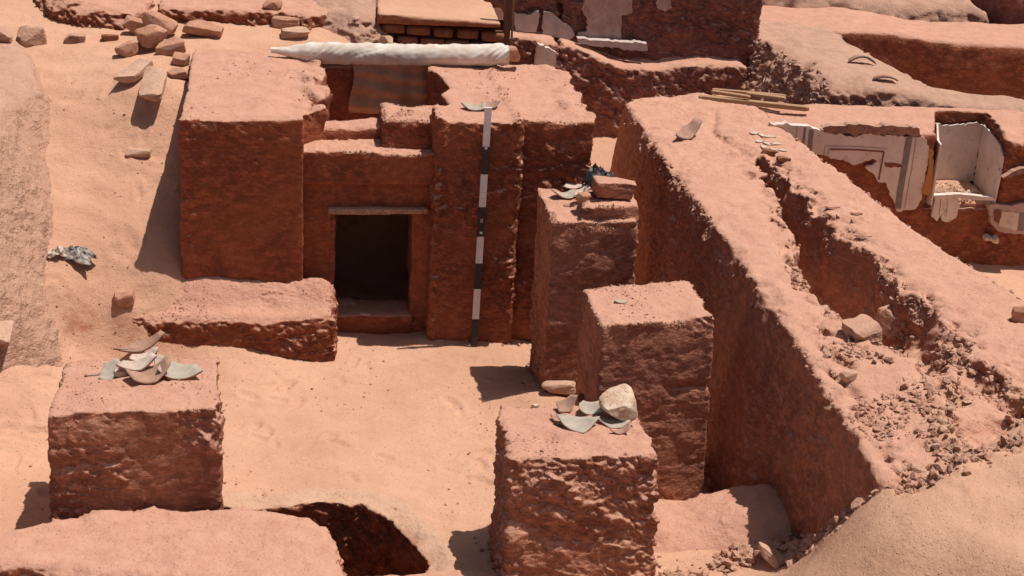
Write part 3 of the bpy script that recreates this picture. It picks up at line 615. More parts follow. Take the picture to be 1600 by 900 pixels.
pan = plate('plaster_panel', [U(*p, Yp) for p in [(1205, 193), (1260, 197), (1290, 207), (1312, 208), (1334, 215), (1350, 209), (1385, 211), (1420, 214), (1440, 213), (1448, 218), (1452, 240), (1444, 285), (1440, 312), (1430, 327), (1402, 331), (1400, 322), (1390, 305), (1386, 287), (1372, 284), (1366, 272), (1358, 268), (1352, 262), (1366, 256), (1371, 252), (1364, 248), (1336, 258), (1318, 250), (1298, 248), (1284, 242), (1262, 240), (1225, 240), (1200, 215)]], .07, M['plaster'], chamber, depth=Yp, jit=.006, seed=3)
pan['label'] = 'broad broken white plaster panel with a red framed rectangle'
def strip(name, pts, w, mat, d=.004, depth=Yp, label=None):
    P = [np.array(U(*p, depth)) for p in pts]; out = []
    L = []; R = []
    for i, p in enumerate(P):
        t = (P[min(i + 1, len(P) - 1)] - P[max(i - 1, 0)]); t /= np.linalg.norm(t); nn = np.array([-t[1], t[0]])
        ww = w if np.isscalar(w) else w[i]
        L.append(p + nn * ww / 2); R.append(p - nn * ww / 2)
    o = plate(name, L + R[::-1], .01, mat, chamber, depth=depth - d, seg=.1, jit=.0, seed=1)
    if label: o['label'] = label
strip('painted_band', [(1421, 213), (1414, 255), (1406, 300), (1403, 326)], .062, M['grey_paint'])
strip('painted_band', [(1268, 202), (1266, 222), (1265, 240)], .045, M['grey_paint'])
strip('painted_band', [(1258, 199), (1256, 218), (1254, 238)], .02, M['grey_paint'], label='thin grey painted band at the far left of the panel')
strip('painted_line', [(1296, 233), (1340, 234), (1381, 237)], .014, M['red_paint'])
strip('painted_line', [(1381, 237.5), (1377, 258), (1373, 281)], .014, M['red_paint'])
strip('painted_line', [(1290, 228), (1340, 229), (1386, 232)], .006, M['line_paint'])
strip('painted_line', [(1289, 229), (1288, 238), (1287, 243)], .006, M['line_paint'])
strip('painted_line', [(1295, 234), (1294, 240), (1293, 245)], .006, M['line_paint'])
strip('painted_line', [(1432, 214), (1425, 260), (1413, 326)], .006, M['line_paint'])
strip('painted_line', [(1246, 198), (1244, 215), (1243, 236)], .006, M['line_paint'])
plate('bolt_hole', [U(*p, Yp) for p in [(1382, 253), (1392, 254), (1408, 257), (1409, 260), (1392, 262), (1383, 260)]], .01, M['mud'], chamber, depth=Yp - .006, jit=.006, seed=5)
oc = plate('ochre_jamb', [U(*p, Yp) for p in [(1452, 232), (1458, 236), (1457, 270), (1453, 300), (1449, 305), (1440, 302), (1444, 285), (1450, 262)]], .06, M['ochre'], chamber, depth=Yp - .012, jit=.004, seed=6)
plate('ochre_patch', [U(*p, Yp) for p in [(1210, 197), (1222, 198), (1223, 205), (1215, 204)]], .01, M['ochre'], chamber, depth=Yp - .006, jit=.003, seed=7)
# niche lining
bk0 = aty(1458, 262, 2.48); 
nb = plate('niche_back', [(4.72, .60), (5.26, .60), (5.25, 1.19), (5.1, 1.20), (4.95, 1.18), (4.72, 1.20)], .02, M['plaster'], chamber, depth=2.475, jit=.010, seed=8)
sv = np.array([(5.165, 1.775, .58), (5.255, 2.47, .58), (5.25, 2.47, 1.19), (5.225, 2.25, 1.19), (5.22, 2.05, 1.16), (5.20, 1.93, 1.15), (5.185, 1.80, 1.08), (5.175, 1.775, .90)])
V = np.concatenate([sv, sv + (.018, 0, 0)]); n = len(sv)
o = mesh_obj('niche_side', V, [np.array([list(range(n))]), np.array([list(range(n, 2 * n))[::-1]]), np.array([(i, i + n, (i + 1) % n + n, (i + 1) % n) for i in range(n)])], M['plaster'], chamber, (5.2, 2.1, .58), smooth=False)
lv = np.array([(4.555, 1.775, .60), (4.53, 1.85, .60), (4.79, 2.47, .60), (4.79, 2.47, 1.2), (4.55, 1.85, 1.22), (4.555, 1.775, 1.2)])
V = np.concatenate([lv, lv - (.018, 0, 0)]); n = len(lv)
mesh_obj('niche_side', V, [np.array([list(range(n))[::-1]]), np.array([list(range(n, 2 * n))]), np.array([(i, (i + 1) % n, (i + 1) % n + n, i + n) for i in range(n)])], M['plaster'], chamber, (4.6, 2.1, .6), smooth=False)
plate('niche_sill', [U(*p, 1.765) for p in [(1459, 305), (1496, 303), (1552, 308), (1555, 313), (1520, 312), (1497, 309), (1461, 309)]], .06, M['plaster'], chamber, depth=1.755, jit=.001, seed=9)
lo = plate('plaster_panel', [U(*p, 1.765) for p in [(1462, 309), (1497, 309), (1500, 322), (1494, 340), (1483, 347), (1472, 345), (1470, 335), (1464, 346), (1455, 338), (1459, 322)]], .05, M['plaster'], chamber, depth=1.765, jit=.004, seed=10)
lo['label'] = 'small jagged white plaster piece hanging under the niche'
strip('painted_line', [(1470, 311), (1469, 322), (1467, 336)], .006, M['line_paint'], depth=1.765)
strip('painted_line', [(1480, 311), (1480, 322), (1478, 338)], .006, M['line_paint'], depth=1.765)
nf = sbox('niche_floor', M['backmud'], (4.5, 1.82, .52, 5.2, 2.5, .612), chamber, h=.02, wob=.01, seed=23)
# curved painted fragment low at the right edge
fr = plate('plaster_panel', [U(*p, 1.74) for p in [(1545, 322), (1556, 319), (1575, 321), (1600, 318), (1640, 322), (1645, 350), (1610, 366), (1585, 366), (1560, 362), (1548, 350)]], .09, M['plaster_dim'], chamber, depth=1.74, jit=.006, seed=11)
fr['label'] = 'pink edged plaster fragment at the right of the chamber wall'
plate('painted_band', [U(*p, 1.74) for p in [(1553, 327), (1564, 328), (1561, 350), (1553, 345)]], .01, M['red_paint'], chamber, depth=1.734, jit=.003, seed=12)
plate('painted_band', [U(*p, 1.74) for p in [(1566, 329), (1592, 333), (1588, 360), (1560, 353)]], .01, M['plaster'], chamber, depth=1.733, jit=.003, seed=13)['label'] = 'white field of the pink edged fragment'
plate('painted_band', [U(*p, 1.74) for p in [(1594, 333), (1602, 334), (1598, 361), (1590, 360)]], .01, M['grey_paint'], chamber, depth=1.734, jit=.003, seed=14)
plate('dust_ledge', [U(*p, 1.74) for p in [(1565, 276), (1580, 266), (1620, 256), (1640, 262), (1600, 268), (1576, 276)]], .12, M['scree'], chamber, depth=1.70, jit=.004, seed=15)
# a strip of coarse broken render above the panel
plate('broken_render', [U(*p, 1.77) for p in [(1284, 200), (1300, 196), (1340, 194), (1400, 197), (1436, 200), (1440, 213), (1400, 211), (1350, 209), (1334, 214), (1312, 207), (1290, 206)]], .08, M['scree'], chamber, depth=1.758, jit=.009, seed=16)

# ---------------------------------------------------------------- background walls
def solo(name, label, cat, mat, bounds, h, fn, seed, **kw):
    o, V, N = sdf_obj(name, M[mat], bounds, h, fn, seed=seed, loc=kw.pop('loc', None), **kw); tag(o, label, cat); return V, N
def f_w3(X, Y, Z):
    o = 0 * X * Y
    zt = lambda X, Y: 1.50 - .14 * sst(4.0, 5.6, X) - .10 * sst(3.2, 2.7, Y) + .03 * rn(X + 0 * Y, Y + 0 * X, 0 * X * Y, 1.2, 15)
    D = prism(X, Y, Z, [(3.20, 5.4), (3.50, 4.5), (3.66, 3.7), (3.76, 3.0), (3.80, 2.86), (5.5, 2.72), (8, 2.7), (8, 3.05), (5.9, 3.0), (4.95, 3.2), (4.75, 3.9), (4.60, 4.6), (4.6, 5.4)], .2, zt, .12, 0, wob=.05, s=9)
    return D - .42 * np.clip(zt(X, Y) - Z, 0, .9) * sst(4.2, 3.7, X) + .05 * rn(X + 0 * (Y * Z), Y + 0 * (X * Z), Z + o, 5, 79) * sst(4.2, 3.7, X)
w3V, w3N = solo('rubble_wall', 'broad wall stub with grey crumbling left slope and a smooth dusty top at back right', 'wall', 'scree', ((2.3, 2.5, .3), (7.2, 5.6, 1.62)), .023, f_w3, 24, rough=.045, crumble=.9, band=.02, bf=6)
def f_bk(X, Y, Z):
    o = 0 * X * Y * Z
    lowz = lambda X, Y: 1.28 + .05 * rn(X + 0 * Y, 0 * X * Y, 0 * X * Y, 2.0, 16) + .22 * sst(2.0, 1.2, X)
    a = prism(X, Y, Z, [(.66, 4.22), (2.3, 4.16), (3.3, 4.22), (3.3, 5), (.66, 5)], 0, lowz, .06, .06, wob=.05, s=10)
    b = prism(X, Y, Z, [(.60, 4.52), (2.0, 4.50), (3.5, 4.46), (3.5, 5), (.60, 5)], 0, 2.25, .05, .0, wob=.03, s=11)
    crack = np.exp(-((X + o - 1.36 - .10 * rn(o, o, Z + o, 2.5, 17) + .1 * (Z - 1.5)) / .022) ** 2) * sst(1.2, 1.4, Z)
    hole = ((X - 2.45) / .26) ** 2 + ((Y - 4.15) / .3) ** 2 + ((Z - .60) / .09) ** 2 - 1
    D = smin(a, b, .04) + .10 * crack
    return smax(D, -(hole * .08 + o), .03)
bkw = empty('back_wall', (1.9, 4.6, .4)); tag(bkw, 'tall shaded wall behind the alley with broken patches of old plaster above a ledge', 'wall')
sdf_obj('wall_core', M['backmud'], ((.5, 3.95, .2), (3.6, 5.05, 2.35)), .02, f_bk, bkw, seed=25, rough=.035, crumble=.85, band=.016, bf=7)
def UB(px, py, Y): p = aty(px, py, Y); return (p[0], p[2])
for k, (pts, Y, m) in enumerate([
    ([(804, 20), (815, 22), (826, 24), (842, 17), (844, 24), (838, 50), (806, 52)], 4.46, 'plaster_grey'),
    ([(850, 18), (862, 20), (874, 30), (893, 44), (898, 56), (890, 63), (862, 57), (847, 54)], 4.45, 'plaster_grey'),
    ([(841, 69), (858, 75), (869, 82), (868, 100), (866, 118), (835, 118), (837, 95)], 4.10, 'plaster'),
    ([(918, -12), (950, -14), (990, -14), (988, 20), (972, 24), (970, 62), (936, 66), (905, 64), (903, 52), (918, 48), (918, 30), (909, 14)], 4.45, 'plaster_dim'),
    ([(903, 60), (930, 63), (975, 66), (1011, 68), (1012, 79), (985, 79), (960, 74), (925, 72), (905, 68)], 4.32, 'plaster_grey'),
    ([(1024, -10), (1048, -12), (1050, 12), (1040, 18), (1028, 14)], 4.45, 'plaster_dim')]):
    plate('plaster_patch', [UB(*p, Y) for p in pts], .10, M[m], bkw, depth=Y, jit=.006, seed=40 + k)
# rear mound of the back right, dark faced walls beyond
def f_w4(X, Y, Z):
    zt = lambda X, Y: 1.27 + .03 * rn(X + 0 * Y, Y + 0 * X, 0 * X * Y, 1.0, 18) + .10 * sst(6.3, 5.0, X)
    return prism(X, Y, Z, [(4.3, 5.5), (6, 5.42), (9, 5.4), (9, 6.6), (7.0, 6.6), (3.6, 6.7), (3.2, 5.9)], 0, zt, .09, .02, wob=.05, s=12)
solo('shaded_wall', 'long wall with a plain red shaded face behind the dusty stub at upper right', 'wall', 'mud', ((3.0, 5.2, .3), (8.2, 6.8, 1.5)), .036, f_w4, 26, rough=.016, crumble=.2, band=.012)
def f_w5(X, Y, Z): return prism(X, Y, Z, [(3.0, 7.1), (5.2, 7.3), (7.0, 7.0), (7.08, 6.9), (7.1, 8), (3, 8)], 0, lambda X, Y: 1.45 + .12 * rn(X + 0 * Y, Y + 0 * X, 0 * X * Y, .9, 19), .2, .4, wob=.1, s=13)
solo('sandy_ridge', 'pale sandy ridge of an old wall at the very top right', 'wall', 'scree', ((2.6, 6.4, .5), (7.6, 8.1, 1.8)), .045, f_w5, 27, rough=.04, crumble=.8, band=.03)
def f_w6(X, Y, Z): return prism(X, Y, Z, [(7.35, 6.9), (9.5, 6.9), (9.5, 8), (7.35, 8)], 0, 1.9, .08, .03, wob=.04, s=14)
solo('dark_block', 'dark shaded mud brick block cut off by the upper right corner', 'wall', 'backmud', ((7.2, 6.7, .5), (8.8, 8.1, 2.0)), .045, f_w6, 28)

# brick wall with a slab cap behind the cloth beam
bwall = empty('brick_wall', (-.05, 3.1, 1.4)); tag(bwall, 'short wall of red mud bricks under a broad sandy slab behind the white cloth', 'wall')
mesh_obj('mortar_core', box(-.60, 2.99, 1.2, .58, 3.5, 1.99), BQ, M['mortar'], bwall, (0, 3.2, 1.2), smooth=False)
def rough_block(sx, sy, sz, seed, n=5, p=8, am=.05, cuts=0):
    r = np.random.default_rng(seed); g = np.linspace(-1, 1, n); V = []; Qs = []
    idx = {}
    def vid(a):
        k = tuple(np.round(a, 4))
        if k not in idx: idx[k] = len(V); V.append(a)
        return idx[k]
    for ax in range(3):
        for s in (-1, 1):
            for i in range(n - 1):
                for j in range(n - 1):
                    q = []
                    for (u, v) in ((g[i], g[j]), (g[i+1], g[j]), (g[i+1], g[j+1]), (g[i], g[j+1])):
                        a = np.zeros(3); a[ax] = s; a[(ax+1)%3] = u; a[(ax+2)%3] = v; q.append(vid(a))
                    Qs.append(q if s > 0 else q[::-1])
    V = np.array(V); d = V / np.linalg.norm(V, axis=1, keepdims=True)
    rr = 1 / (np.abs(d) ** p).sum(1) ** (1 / p)
    V = d * rr[:, None]
    x, y, z = V.T
    V = V * (1 + am * fbm(x, y, z, 1.3, 3, seed * 1.3)[:, None] * 2)
    if cuts:
        r = np.random.default_rng(seed + 11)
        for _ in range(cuts):
            dd = r.normal(size=3); dd /= np.linalg.norm(dd); lim = r.uniform(.62, .92) * (V @ dd).max()
            V = V - np.maximum(V @ dd - lim, 0)[:, None] * dd * .92
        V = V + .012 * np.stack([rn(V[:,0], V[:,1], V[:,2], 5, seed + q) for q in range(3)], 1)
    return V * (sx / 2, sy / 2, sz / 2), np.array(Qs)
k = 0
for row, (zc, n_, off) in enumerate([(1.90, 5, 0.0), (1.79, 5, -.10), (1.68, 5, .02), (1.57, 5, -.09)]):
    for i in range(n_ + 1):
        L = .215 + .02 * rng.normal(); x = -.50 + off + i * .235
        if x > .56: continue
        V, Qb = rough_block(L, .16, .085, 300 + k, 4, 10, .03)
        a = .03 * rng.normal(); ca, sa = math.cos(a), math.sin(a); V = np.stack([V[:,0]*ca - V[:,2]*sa, V[:,1], V[:,0]*sa + V[:,2]*ca], 1)
        c = np.array([x, 2.985 + .012 * rng.normal(), zc - .06 * (x + .5) * .9]); k += 1
        mesh_obj('brick', V + c, Qb, M['brick'], bwall, c - (0, 0, .04))
def f_slab(X, Y, Z): return prism(X, Y, Z, [(-.66, 2.86), (.50, 2.80), (.51, 3.7), (-.60, 3.8)], 1.955, lambda X, Y: 2.03 - .05 * (X + 0 * Y), .03, 0, wob=.012, s=15)
sdf_obj('capping_slab', M['sand'], ((-.8, 2.7, 1.90), (.62, 3.9, 2.12)), .02, f_slab, bwall, seed=29, band=.006, rough=.004)
post = mesh_obj('wooden_post', box(.535, 2.90, 1.0, .60, 2.96, 2.75), BQ, M['wood_dark'], None, (.56, 2.93, 1.0), smooth=False); tag(post, 'dark upright wooden post at the right end of the brick wall', 'post')
post2 = mesh_obj('wooden_post', box(.615, 2.93, 1.0, .632, 2.96, 2.75), BQ, M['wood'], None, (.62, 2.95, 1.0), smooth=False); tag(post2, 'thin pale wooden batten beside the dark post', 'post')

def f_heap(X, Y, Z):
    return prism(X, Y, Z, [(-1.22, 2.95), (-.86, 2.80), (-.68, 2.92), (-.72, 4.2), (-1.0, 4.4), (-1.25, 4.2)], 1.4, lambda X, Y: 2.02 + .18 * sst(2.9, 3.7, Y) + .04 * rn(X + 0 * Y, Y + 0 * X, 0 * X * Y, 2, 20), .2, .5, wob=.06, s=16)
solo('debris_heap', 'heap of straw and crumbled mud left of the brick wall', 'heap', 'scree', ((-1.55, 2.4, 1.5), (-.45, 4.6, 2.35)), .016, f_heap, 30, rough=.05, crumble=1, band=.02, bf=12)
def f_lband(X, Y, Z):
    return prism(X, Y, Z, [(-2.62, 2.92), (-2.3, 2.98), (-1.9, 2.96), (-1.55, 2.96), (-1.30, 2.84), (-1.12, 2.95), (-1.0, 4.2), (-2.75, 4.3), (-2.66, 3.5)], 1.4, lambda X, Y: 2.02 + .05 * rn(X + 0 * Y, Y + 0 * X, 0 * X * Y, 1.3, 21), .05, .02, wob=.03, s=17)
solo('low_wall', 'low wall with a crumbling dark face and sandy top behind the stone pile', 'low wall', 'mud', ((-2.85, 2.75, 1.5), (-.9, 4.4, 2.15)), .016, f_lband, 31, rough=.03, crumble=.8, band=.02)
def f_lmound(X, Y, Z):
    return prism(X, Y, Z, [(-3.55, 2.98), (-3.2, 2.85), (-2.85, 2.88), (-2.72, 3.0), (-2.74, 4.2), (-3.7, 4.4), (-3.7, 3.4)], 1.4, lambda X, Y: 2.06 + .10 * sst(-3.0, -3.6, X) + .05 * rn(X + 0 * Y, Y + 0 * X, 0 * X * Y, 1.5, 22), .16, .25, wob=.06, s=18)
solo('low_wall', 'rounded crumbling wall stump at the far upper left beyond the sand', 'low wall', 'mud', ((-4.1, 2.5, 1.5), (-2.5, 4.6, 2.35)), .016, f_lmound, 32, rough=.035, crumble=1, band=.03)
# left bank
def f_bank(X, Y, Z):
    o = 0 * X * Y
    edge = np.interp(Y, [-6, -2.2, -1.54, -.89, .1, .8, 1.5, 2.4, 2.9], [-3.98, -3.86, -3.66, -3.36, -3.24, -3.29, -3.36, -3.68, -4.0]).astype(np.float32)
    top = 1.35 + .5 * sst(-2.5, 2.2, Y) + .05 * rn(X + o, Y + o, o, 1.2, 23) + 0 * X
    g = np.interp(Y, [-2.2, -1.5, -.9, .1, .8, 1.5, 2.2, 3.0], [.0, .15, .48, .80, 1.05, 1.40, 1.66, 1.9]).astype(np.float32)
    slope = (X - edge) * .62 + (Z - g) * .42 + .03 * rn(X + o, Y + o, o, 2, 24)
    return smax(slope + 0 * o, smax(Z - top, Y - 2.75 + 0 * X + 0 * Z, .1), .12)
solo('bank', 'tall pale sloping mud bank full of straw along the left edge', 'bank', 'bank', ((-5.4, -3.3, -.1), (-3.0, 2.9, 2.3)), .019, f_bank, 33, rough=.010, crumble=.9, band=.006, brick=0)
# foreground low walls
def f_fl(X, Y, Z):
    o = 0 * X * Y
    return prism(X, Y, Z, [(-4.3, -3.42), (-3.35, -3.30), (-3.02, -3.22), (-2.80, -3.10), (-2.50, -3.08), (-1.95, -3.09), (-1.62, -3.14), (-1.40, -3.20), (-1.27, -3.42), (-1.22, -3.9), (-1.3, -4.05), (-2.3, -3.95), (-3.2, -3.75), (-4.3, -3.72)], -.3,
                 lambda X, Y: .29 - .10 * sst(-3.3, -4.1, X) + .018 * rn(X + 0 * Y, Y + 0 * X, 0 * X * Y, 2.5, 25), .10, .06, wob=.02, s=19)
solo('low_wall', 'low sand smoothed wall across the lower left foreground in front of the squat pillar', 'low wall', 'wallmud', ((-4.3, -4.3, -.2), (-1.0, -2.8, .42)), .0125, f_fl, 34, rough=.03, crumble=.9, band=.02, topn=.008)
def f_fr(X, Y, Z):
    return prism(X, Y, Z, [(.60, -2.96), (1.0, -2.90), (1.35, -2.84), (1.68, -2.86), (1.84, -3.10), (1.92, -3.50), (1.5, -3.56), (1.0, -3.50), (.60, -3.50)], -.2,
                 lambda X, Y: .17 + .10 * sst(1.0, 1.5, X) - .10 * sst(-3.25, -3.5, Y) + .012 * rn(X + 0 * Y, Y + 0 * X, 0 * X * Y, 2.5, 26), .12, .08, wob=.02, s=20)
frV, frN = solo('low_wall', 'low rounded wall stub with sandy top at the right of the nearest pillar', 'low wall', 'wallmud', ((.4, -3.75, -.1), (2.1, -2.65, .4)), .0115, f_fr, 35, rough=.028, crumble=.8, band=.016)
def f_rd(X, Y, Z):
    return prism(X, Y, Z, [(-1.7, -3.75), (-1.1, -3.60), (-.5, -3.56), (-.25, -3.60), (-.1, -3.8), (-.2, -4.1), (-1.7, -4.1)], -.2, .10, .07, .05, wob=.02, s=21)
solo('low_wall', 'sliver of low sandy wall at the bottom edge between the pit and the nearest pillar', 'low wall', 'wallmud', ((-1.9, -4.2, -.1), (.1, -3.4, .2)), .012, f_rd, 36, rough=.02, crumble=.4)
print('structures', time.time() - T0)

# ---------------------------------------------------------------- loose rubble, joined as stuff
ICO_V = None
def ico():
    p = (1 + 5 ** .5) / 2
    V = np.array([(-1,p,0),(1,p,0),(-1,-p,0),(1,-p,0),(0,-1,p),(0,1,p),(0,-1,-p),(0,1,-p),(p,0,-1),(p,0,1),(-p,0,-1),(-p,0,1)], float); V /= np.linalg.norm(V[0])
    Fc = np.array([(0,11,5),(0,5,1),(0,1,7),(0,7,10),(0,10,11),(1,5,9),(5,11,4),(11,10,2),(10,7,6),(7,1,8),(3,9,4),(3,4,2),(3,2,6),(3,6,8),(3,8,9),(4,9,5),(2,4,11),(6,2,10),(8,6,7),(9,8,1)])
    return V, Fc
IV, IF = ico()
def clods(name, label, pts, smin_, smax_, mat, seed, sink=.25, flat=.65, skew=2.5):
    r = np.random.default_rng(seed); n = len(pts)
    s = smin_ + (smax_ - smin_) * r.random(n) ** skew
    sc = s[:, None] * (0.65 + .7 * r.random((n, 3))); sc[:, 2] *= flat
    q = r.normal(size=(n, 4)); q[:, 1:3] *= .35; q /= np.linalg.norm(q, axis=1, keepdims=True); w, x, y, z = q.T
    R = np.stack([1-2*(y*y+z*z), 2*(x*y-z*w), 2*(x*z+y*w), 2*(x*y+z*w), 1-2*(x*x+z*z), 2*(y*z-x*w), 2*(x*z-y*w), 2*(y*z+x*w), 1-2*(x*x+y*y)], 1).reshape(n, 3, 3)
    V = IV[None] * (1 + .32 * r.normal(size=(n, 12, 1)).clip(-1.3, 1.3)); V = V * sc[:, None, :]
    V = np.einsum('nij,nkj->nki', R, V) + np.asarray(pts)[:, None, :]
    V[:, :, 2] += (sc[:, 2] * (1 - 2 * sink))[:, None]
    Fc = (IF[None] + 12 * np.arange(n)[:, None, None]).reshape(-1, 3)
    c = np.asarray(pts).mean(0); c[2] = np.asarray(pts)[:, 2].min()
    o = mesh_obj(name, V.reshape(-1, 3), Fc, mat, None, c, smooth=False); tag(o, label, kind='stuff'); return o
def pick(V, N, mask, n, seed):
    r = np.random.default_rng(seed); I = np.nonzero(mask)[0]
    return V[r.choice(I, min(n, len(I)), replace=False)]
x, y, z = WV.T
edgeR = np.interp(y, [-4.6, -1.7, .9], [3.0, 2.78, 2.6]); edgeL = np.interp(y, [-4.6, -2, .9], [1.72, 2.0, 2.42])
dens = fbm(x, y, 0 * x, 3, 2, 91)
clods('trench_rubble', 'crumbled mud rubble filling the near end of the trench in the wall', pick(WV, WN, (y < -1.6) & (x > edgeL - .05) & (x < edgeR) & (WN[:, 2] > .2) & (z < 1.33) & (dens > -.1), 4200, 1), .004, .032, M['clod'], 1, skew=5)
clods('crest_crumbs', 'small crumbs along the broken edges of the wall crest', np.concatenate([pick(WV, WN, (z > 1.15) & (WN[:, 2] > .25) & (WN[:, 2] < .8) & (dens > -.3), 2600, 2)]), .004, .022, M['clod'], 2, skew=4)
x, y, z = w3V.T
clods('slope_rubble', 'crumbled mud on the slope of the stub behind the planks', pick(w3V, w3N, (x < 3.8) & (w3N[:, 2] > .15) & (w3N[:, 2] < .93) & (y < 5), 900, 5), .006, .035, M['clod'], 3, skew=3)
r = np.random.default_rng(12)
pts = []
for k_, (V_, N_) in SURF.items():
    if not k_.split('.')[0].rstrip('0123456789') in ('left_wing', 'right_wing', 'parapet', 'doorway_wall', 'mudbrick_pillar', 'bench_wall'): continue
    zt_ = np.percentile(V_[:, 2], 99); dn = rn(V_[:, 0], V_[:, 1], 0 * V_[:, 0], 3, 93)
    pts.append(pick(V_, N_, (V_[:, 2] > zt_ - .22) & (N_[:, 2] > .25) & (N_[:, 2] < .9) & (dn > -.1), 330, 31)); pts.append(pick(V_, N_, (V_[:, 2] > zt_ - .2) & (N_[:, 2] > .9) & (dn > .25), 170, 32))
clods('top_crumbs', 'small crumbs of broken mud on the tops of the pillars and the tomb', np.concatenate(pts), .002, .010, M['clod'], 9, skew=3)
rim = np.concatenate([np.stack([r.normal(-1.27, .05, 150), r.uniform(.45, 1.5, 150), np.full(150, 1.885)], 1), np.stack([r.normal(-.20, .06, 150), r.uniform(.5, 1.5, 150), np.full(150, 1.885)], 1)])
base_pts = []
for P_ in PILS[:6]:
    P_ = np.array(P_); P_ = np.concatenate([P_, P_[:1]])
    t_ = r.random(170) * (len(P_) - 1); i_ = t_.astype(int); f_ = (t_ - i_)[:, None]; q_ = P_[i_] * (1 - f_) + P_[i_ + 1] * f_ + r.normal(0, .045, (170, 2))
    base_pts.append(np.stack([q_[:, 0], q_[:, 1], ground_h(q_[:, 0], q_[:, 1])], 1))
clods('foot_crumbs', 'crumbs of mud fallen along the feet of the walls and pillars', np.concatenate(base_pts), .003, .022, M['clod'], 10, skew=4)
n = 4200; px_ = r.uniform(-3.6, 1.6, n); py_ = r.uniform(-4.2, 2.2, n); dn = rn(px_, py_, 0 * px_, 1.4, 92); keep = (dn > -.1) & (poly2(px_, py_, PIT) > .03); px_, py_ = px_[keep], py_[keep]
clods('sand_pebbles', 'tiny pebbles and crumbs strewn over the courtyard sand', np.stack([px_, py_, ground_h(px_, py_)], 1), .002, .011, M['clod'], 4, skew=4)
# rubble lines: foot of the right mound, edge of sand over the wall end, lip of the pit, foot of the back walls
def along(pts, n, spread, seed, zf=None):
    r = np.random.default_rng(seed); P = np.array(pts, float); t = r.random(n) * (len(P) - 1); i = t.astype(int).clip(0, len(P) - 2); f = (t - i)[:, None]
    p = P[i, :2] * (1 - f) + P[i + 1, :2] * f + r.normal(0, spread, (n, 2))
    return np.stack([p[:, 0], p[:, 1], ground_h(p[:, 0], p[:, 1])], 1)
clods('rubble_scatter', 'lumpy mud rubble at the foot of the right foreground wall stub', np.concatenate([along([(1.15, -3.62), (1.4, -3.55), (1.62, -3.50)], 420, .055, 21), along([(.75, -3.72), (1.0, -3.7)], 60, .04, 22)]), .006, .045, M['clod'], 5, skew=2.6)
clods('rubble_scatter', 'broken mud crumbs where the sand slope meets the end of the wall', np.concatenate([along([(1.58, -3.75), (1.60, -4.1), (1.66, -4.45), (1.85, -4.72), (2.4, -4.5), (2.85, -4.3)], 1000, .06, 23)]), .006, .04, M['clod'], 6, skew=3)
clods('pit_crumbs', 'crumbs along the broken lip of the pit', along([(-1.5, -2.58), (-1.1, -2.57), (-.86, -2.7), (-.76, -2.95), (-.66, -3.2)], 420, .03, 24), .003, .02, M['clod'], 7, skew=3)
pp = np.stack([r.uniform(4.6, 5.0, 160), r.uniform(1.84, 2.38, 160), np.full(160, .615)], 1); pp = pp[(pp[:, 0] > 4.56 + (pp[:, 1] - 1.8) * .35)]
clods('niche_rubble', 'pale stone chips piled on the floor of the white niche', pp, .012, .04, M['stone'], 8, skew=1.2)

# ---------------------------------------------------------------- placing on real surfaces
bpy.context.view_layer.update(); DG = bpy.context.evaluated_depsgraph_get()
def hit(px, py):
    r = Vector(ray(px, py)).normalized(); ok, p, n, i, o, m = scene.ray_cast(DG, Vector(CAM), r)
    return np.array(p) if ok else None
def drop(x, y, z0=3.0):
    ok, p, n, i, o, m = scene.ray_cast(DG, Vector((x, y, z0)), Vector((0, 0, -1))); return np.array(p)

def rotm(rx, ry, rz): return np.array(Matrix.Rotation(rz, 3, 'Z') @ Matrix.Rotation(ry, 3, 'Y') @ Matrix.Rotation(rx, 3, 'X'))
def sherd(name, label, cat, px, py, outline, bend, rot, mat, mat_edge=None, th=.009, lift=.004, group=None, seed=0, R=None, at=None):
    """curved broken piece of pot: outline in metres, bend = radius of the vessel it came from"""
    P = np.array(outline, float); c = P.mean(0); rings = [P * 1.0, c + (P - c) * .66, c + (P - c) * .33]; n = len(P)
    r = np.random.default_rng(seed + 5)
    dense = []
    for i in range(n):
        a, b = P[i], P[(i + 1) % n]; kk = max(2, int(np.linalg.norm(b - a) / .02))
        for q in range(kk): dense.append(a + (b - a) * q / kk + r.normal(0, .0015, 2))
    P = np.array(dense); n = len(P)
    L = [c + (P - c) * f for f in (1.0, .75, .5, .25)]; pts = np.concatenate(L + [c[None]])
    zt = (pts[:, 0] ** 2) / (2 * bend) + (pts[:, 1] ** 2) / (2 * bend * 2.2)
    top = np.column_stack([pts, zt + th]); bot = np.column_stack([pts, zt])
    m = len(pts); V = np.concatenate([top, bot]); Qf = []; Tf = []
    for k in range(3):
        for i in range(n):
            j = (i + 1) % n; Qf.append((k*n+i, k*n+j, (k+1)*n+j, (k+1)*n+i)); Qf.append((m+k*n+i, m+(k+1)*n+i, m+(k+1)*n+j, m+k*n+j))
    for i in range(n):
        j = (i + 1) % n; Tf.append((3*n+i, 3*n+j, m-1)); Tf.append((m+3*n+i, 2*m-1, m+3*n+j)); Qf.append((i, m+i, m+j, j))
    Rm = rotm(*rot); V = V @ Rm.T
    p = hit(px, py) if at is None else np.array(at)
    V[:, 2] -= V[:, 2].min(); V = V + p; V[:, 2] += lift - .006
    o = mesh_obj(name, V, [np.array(Qf), np.array(Tf)], [mat, mat_edge or M['sherd_tan']], None, p, smooth=True)
    nq = len(Qf); mi = np.zeros(nq + len(Tf), np.int32)
    for k in range(nq): 
        if Qf[k][1] >= m and Qf[k][0] < m: mi[k] = 1
    o.data.polygons.foreach_set('material_index', mi)
    tag(o, label, cat, group); return o
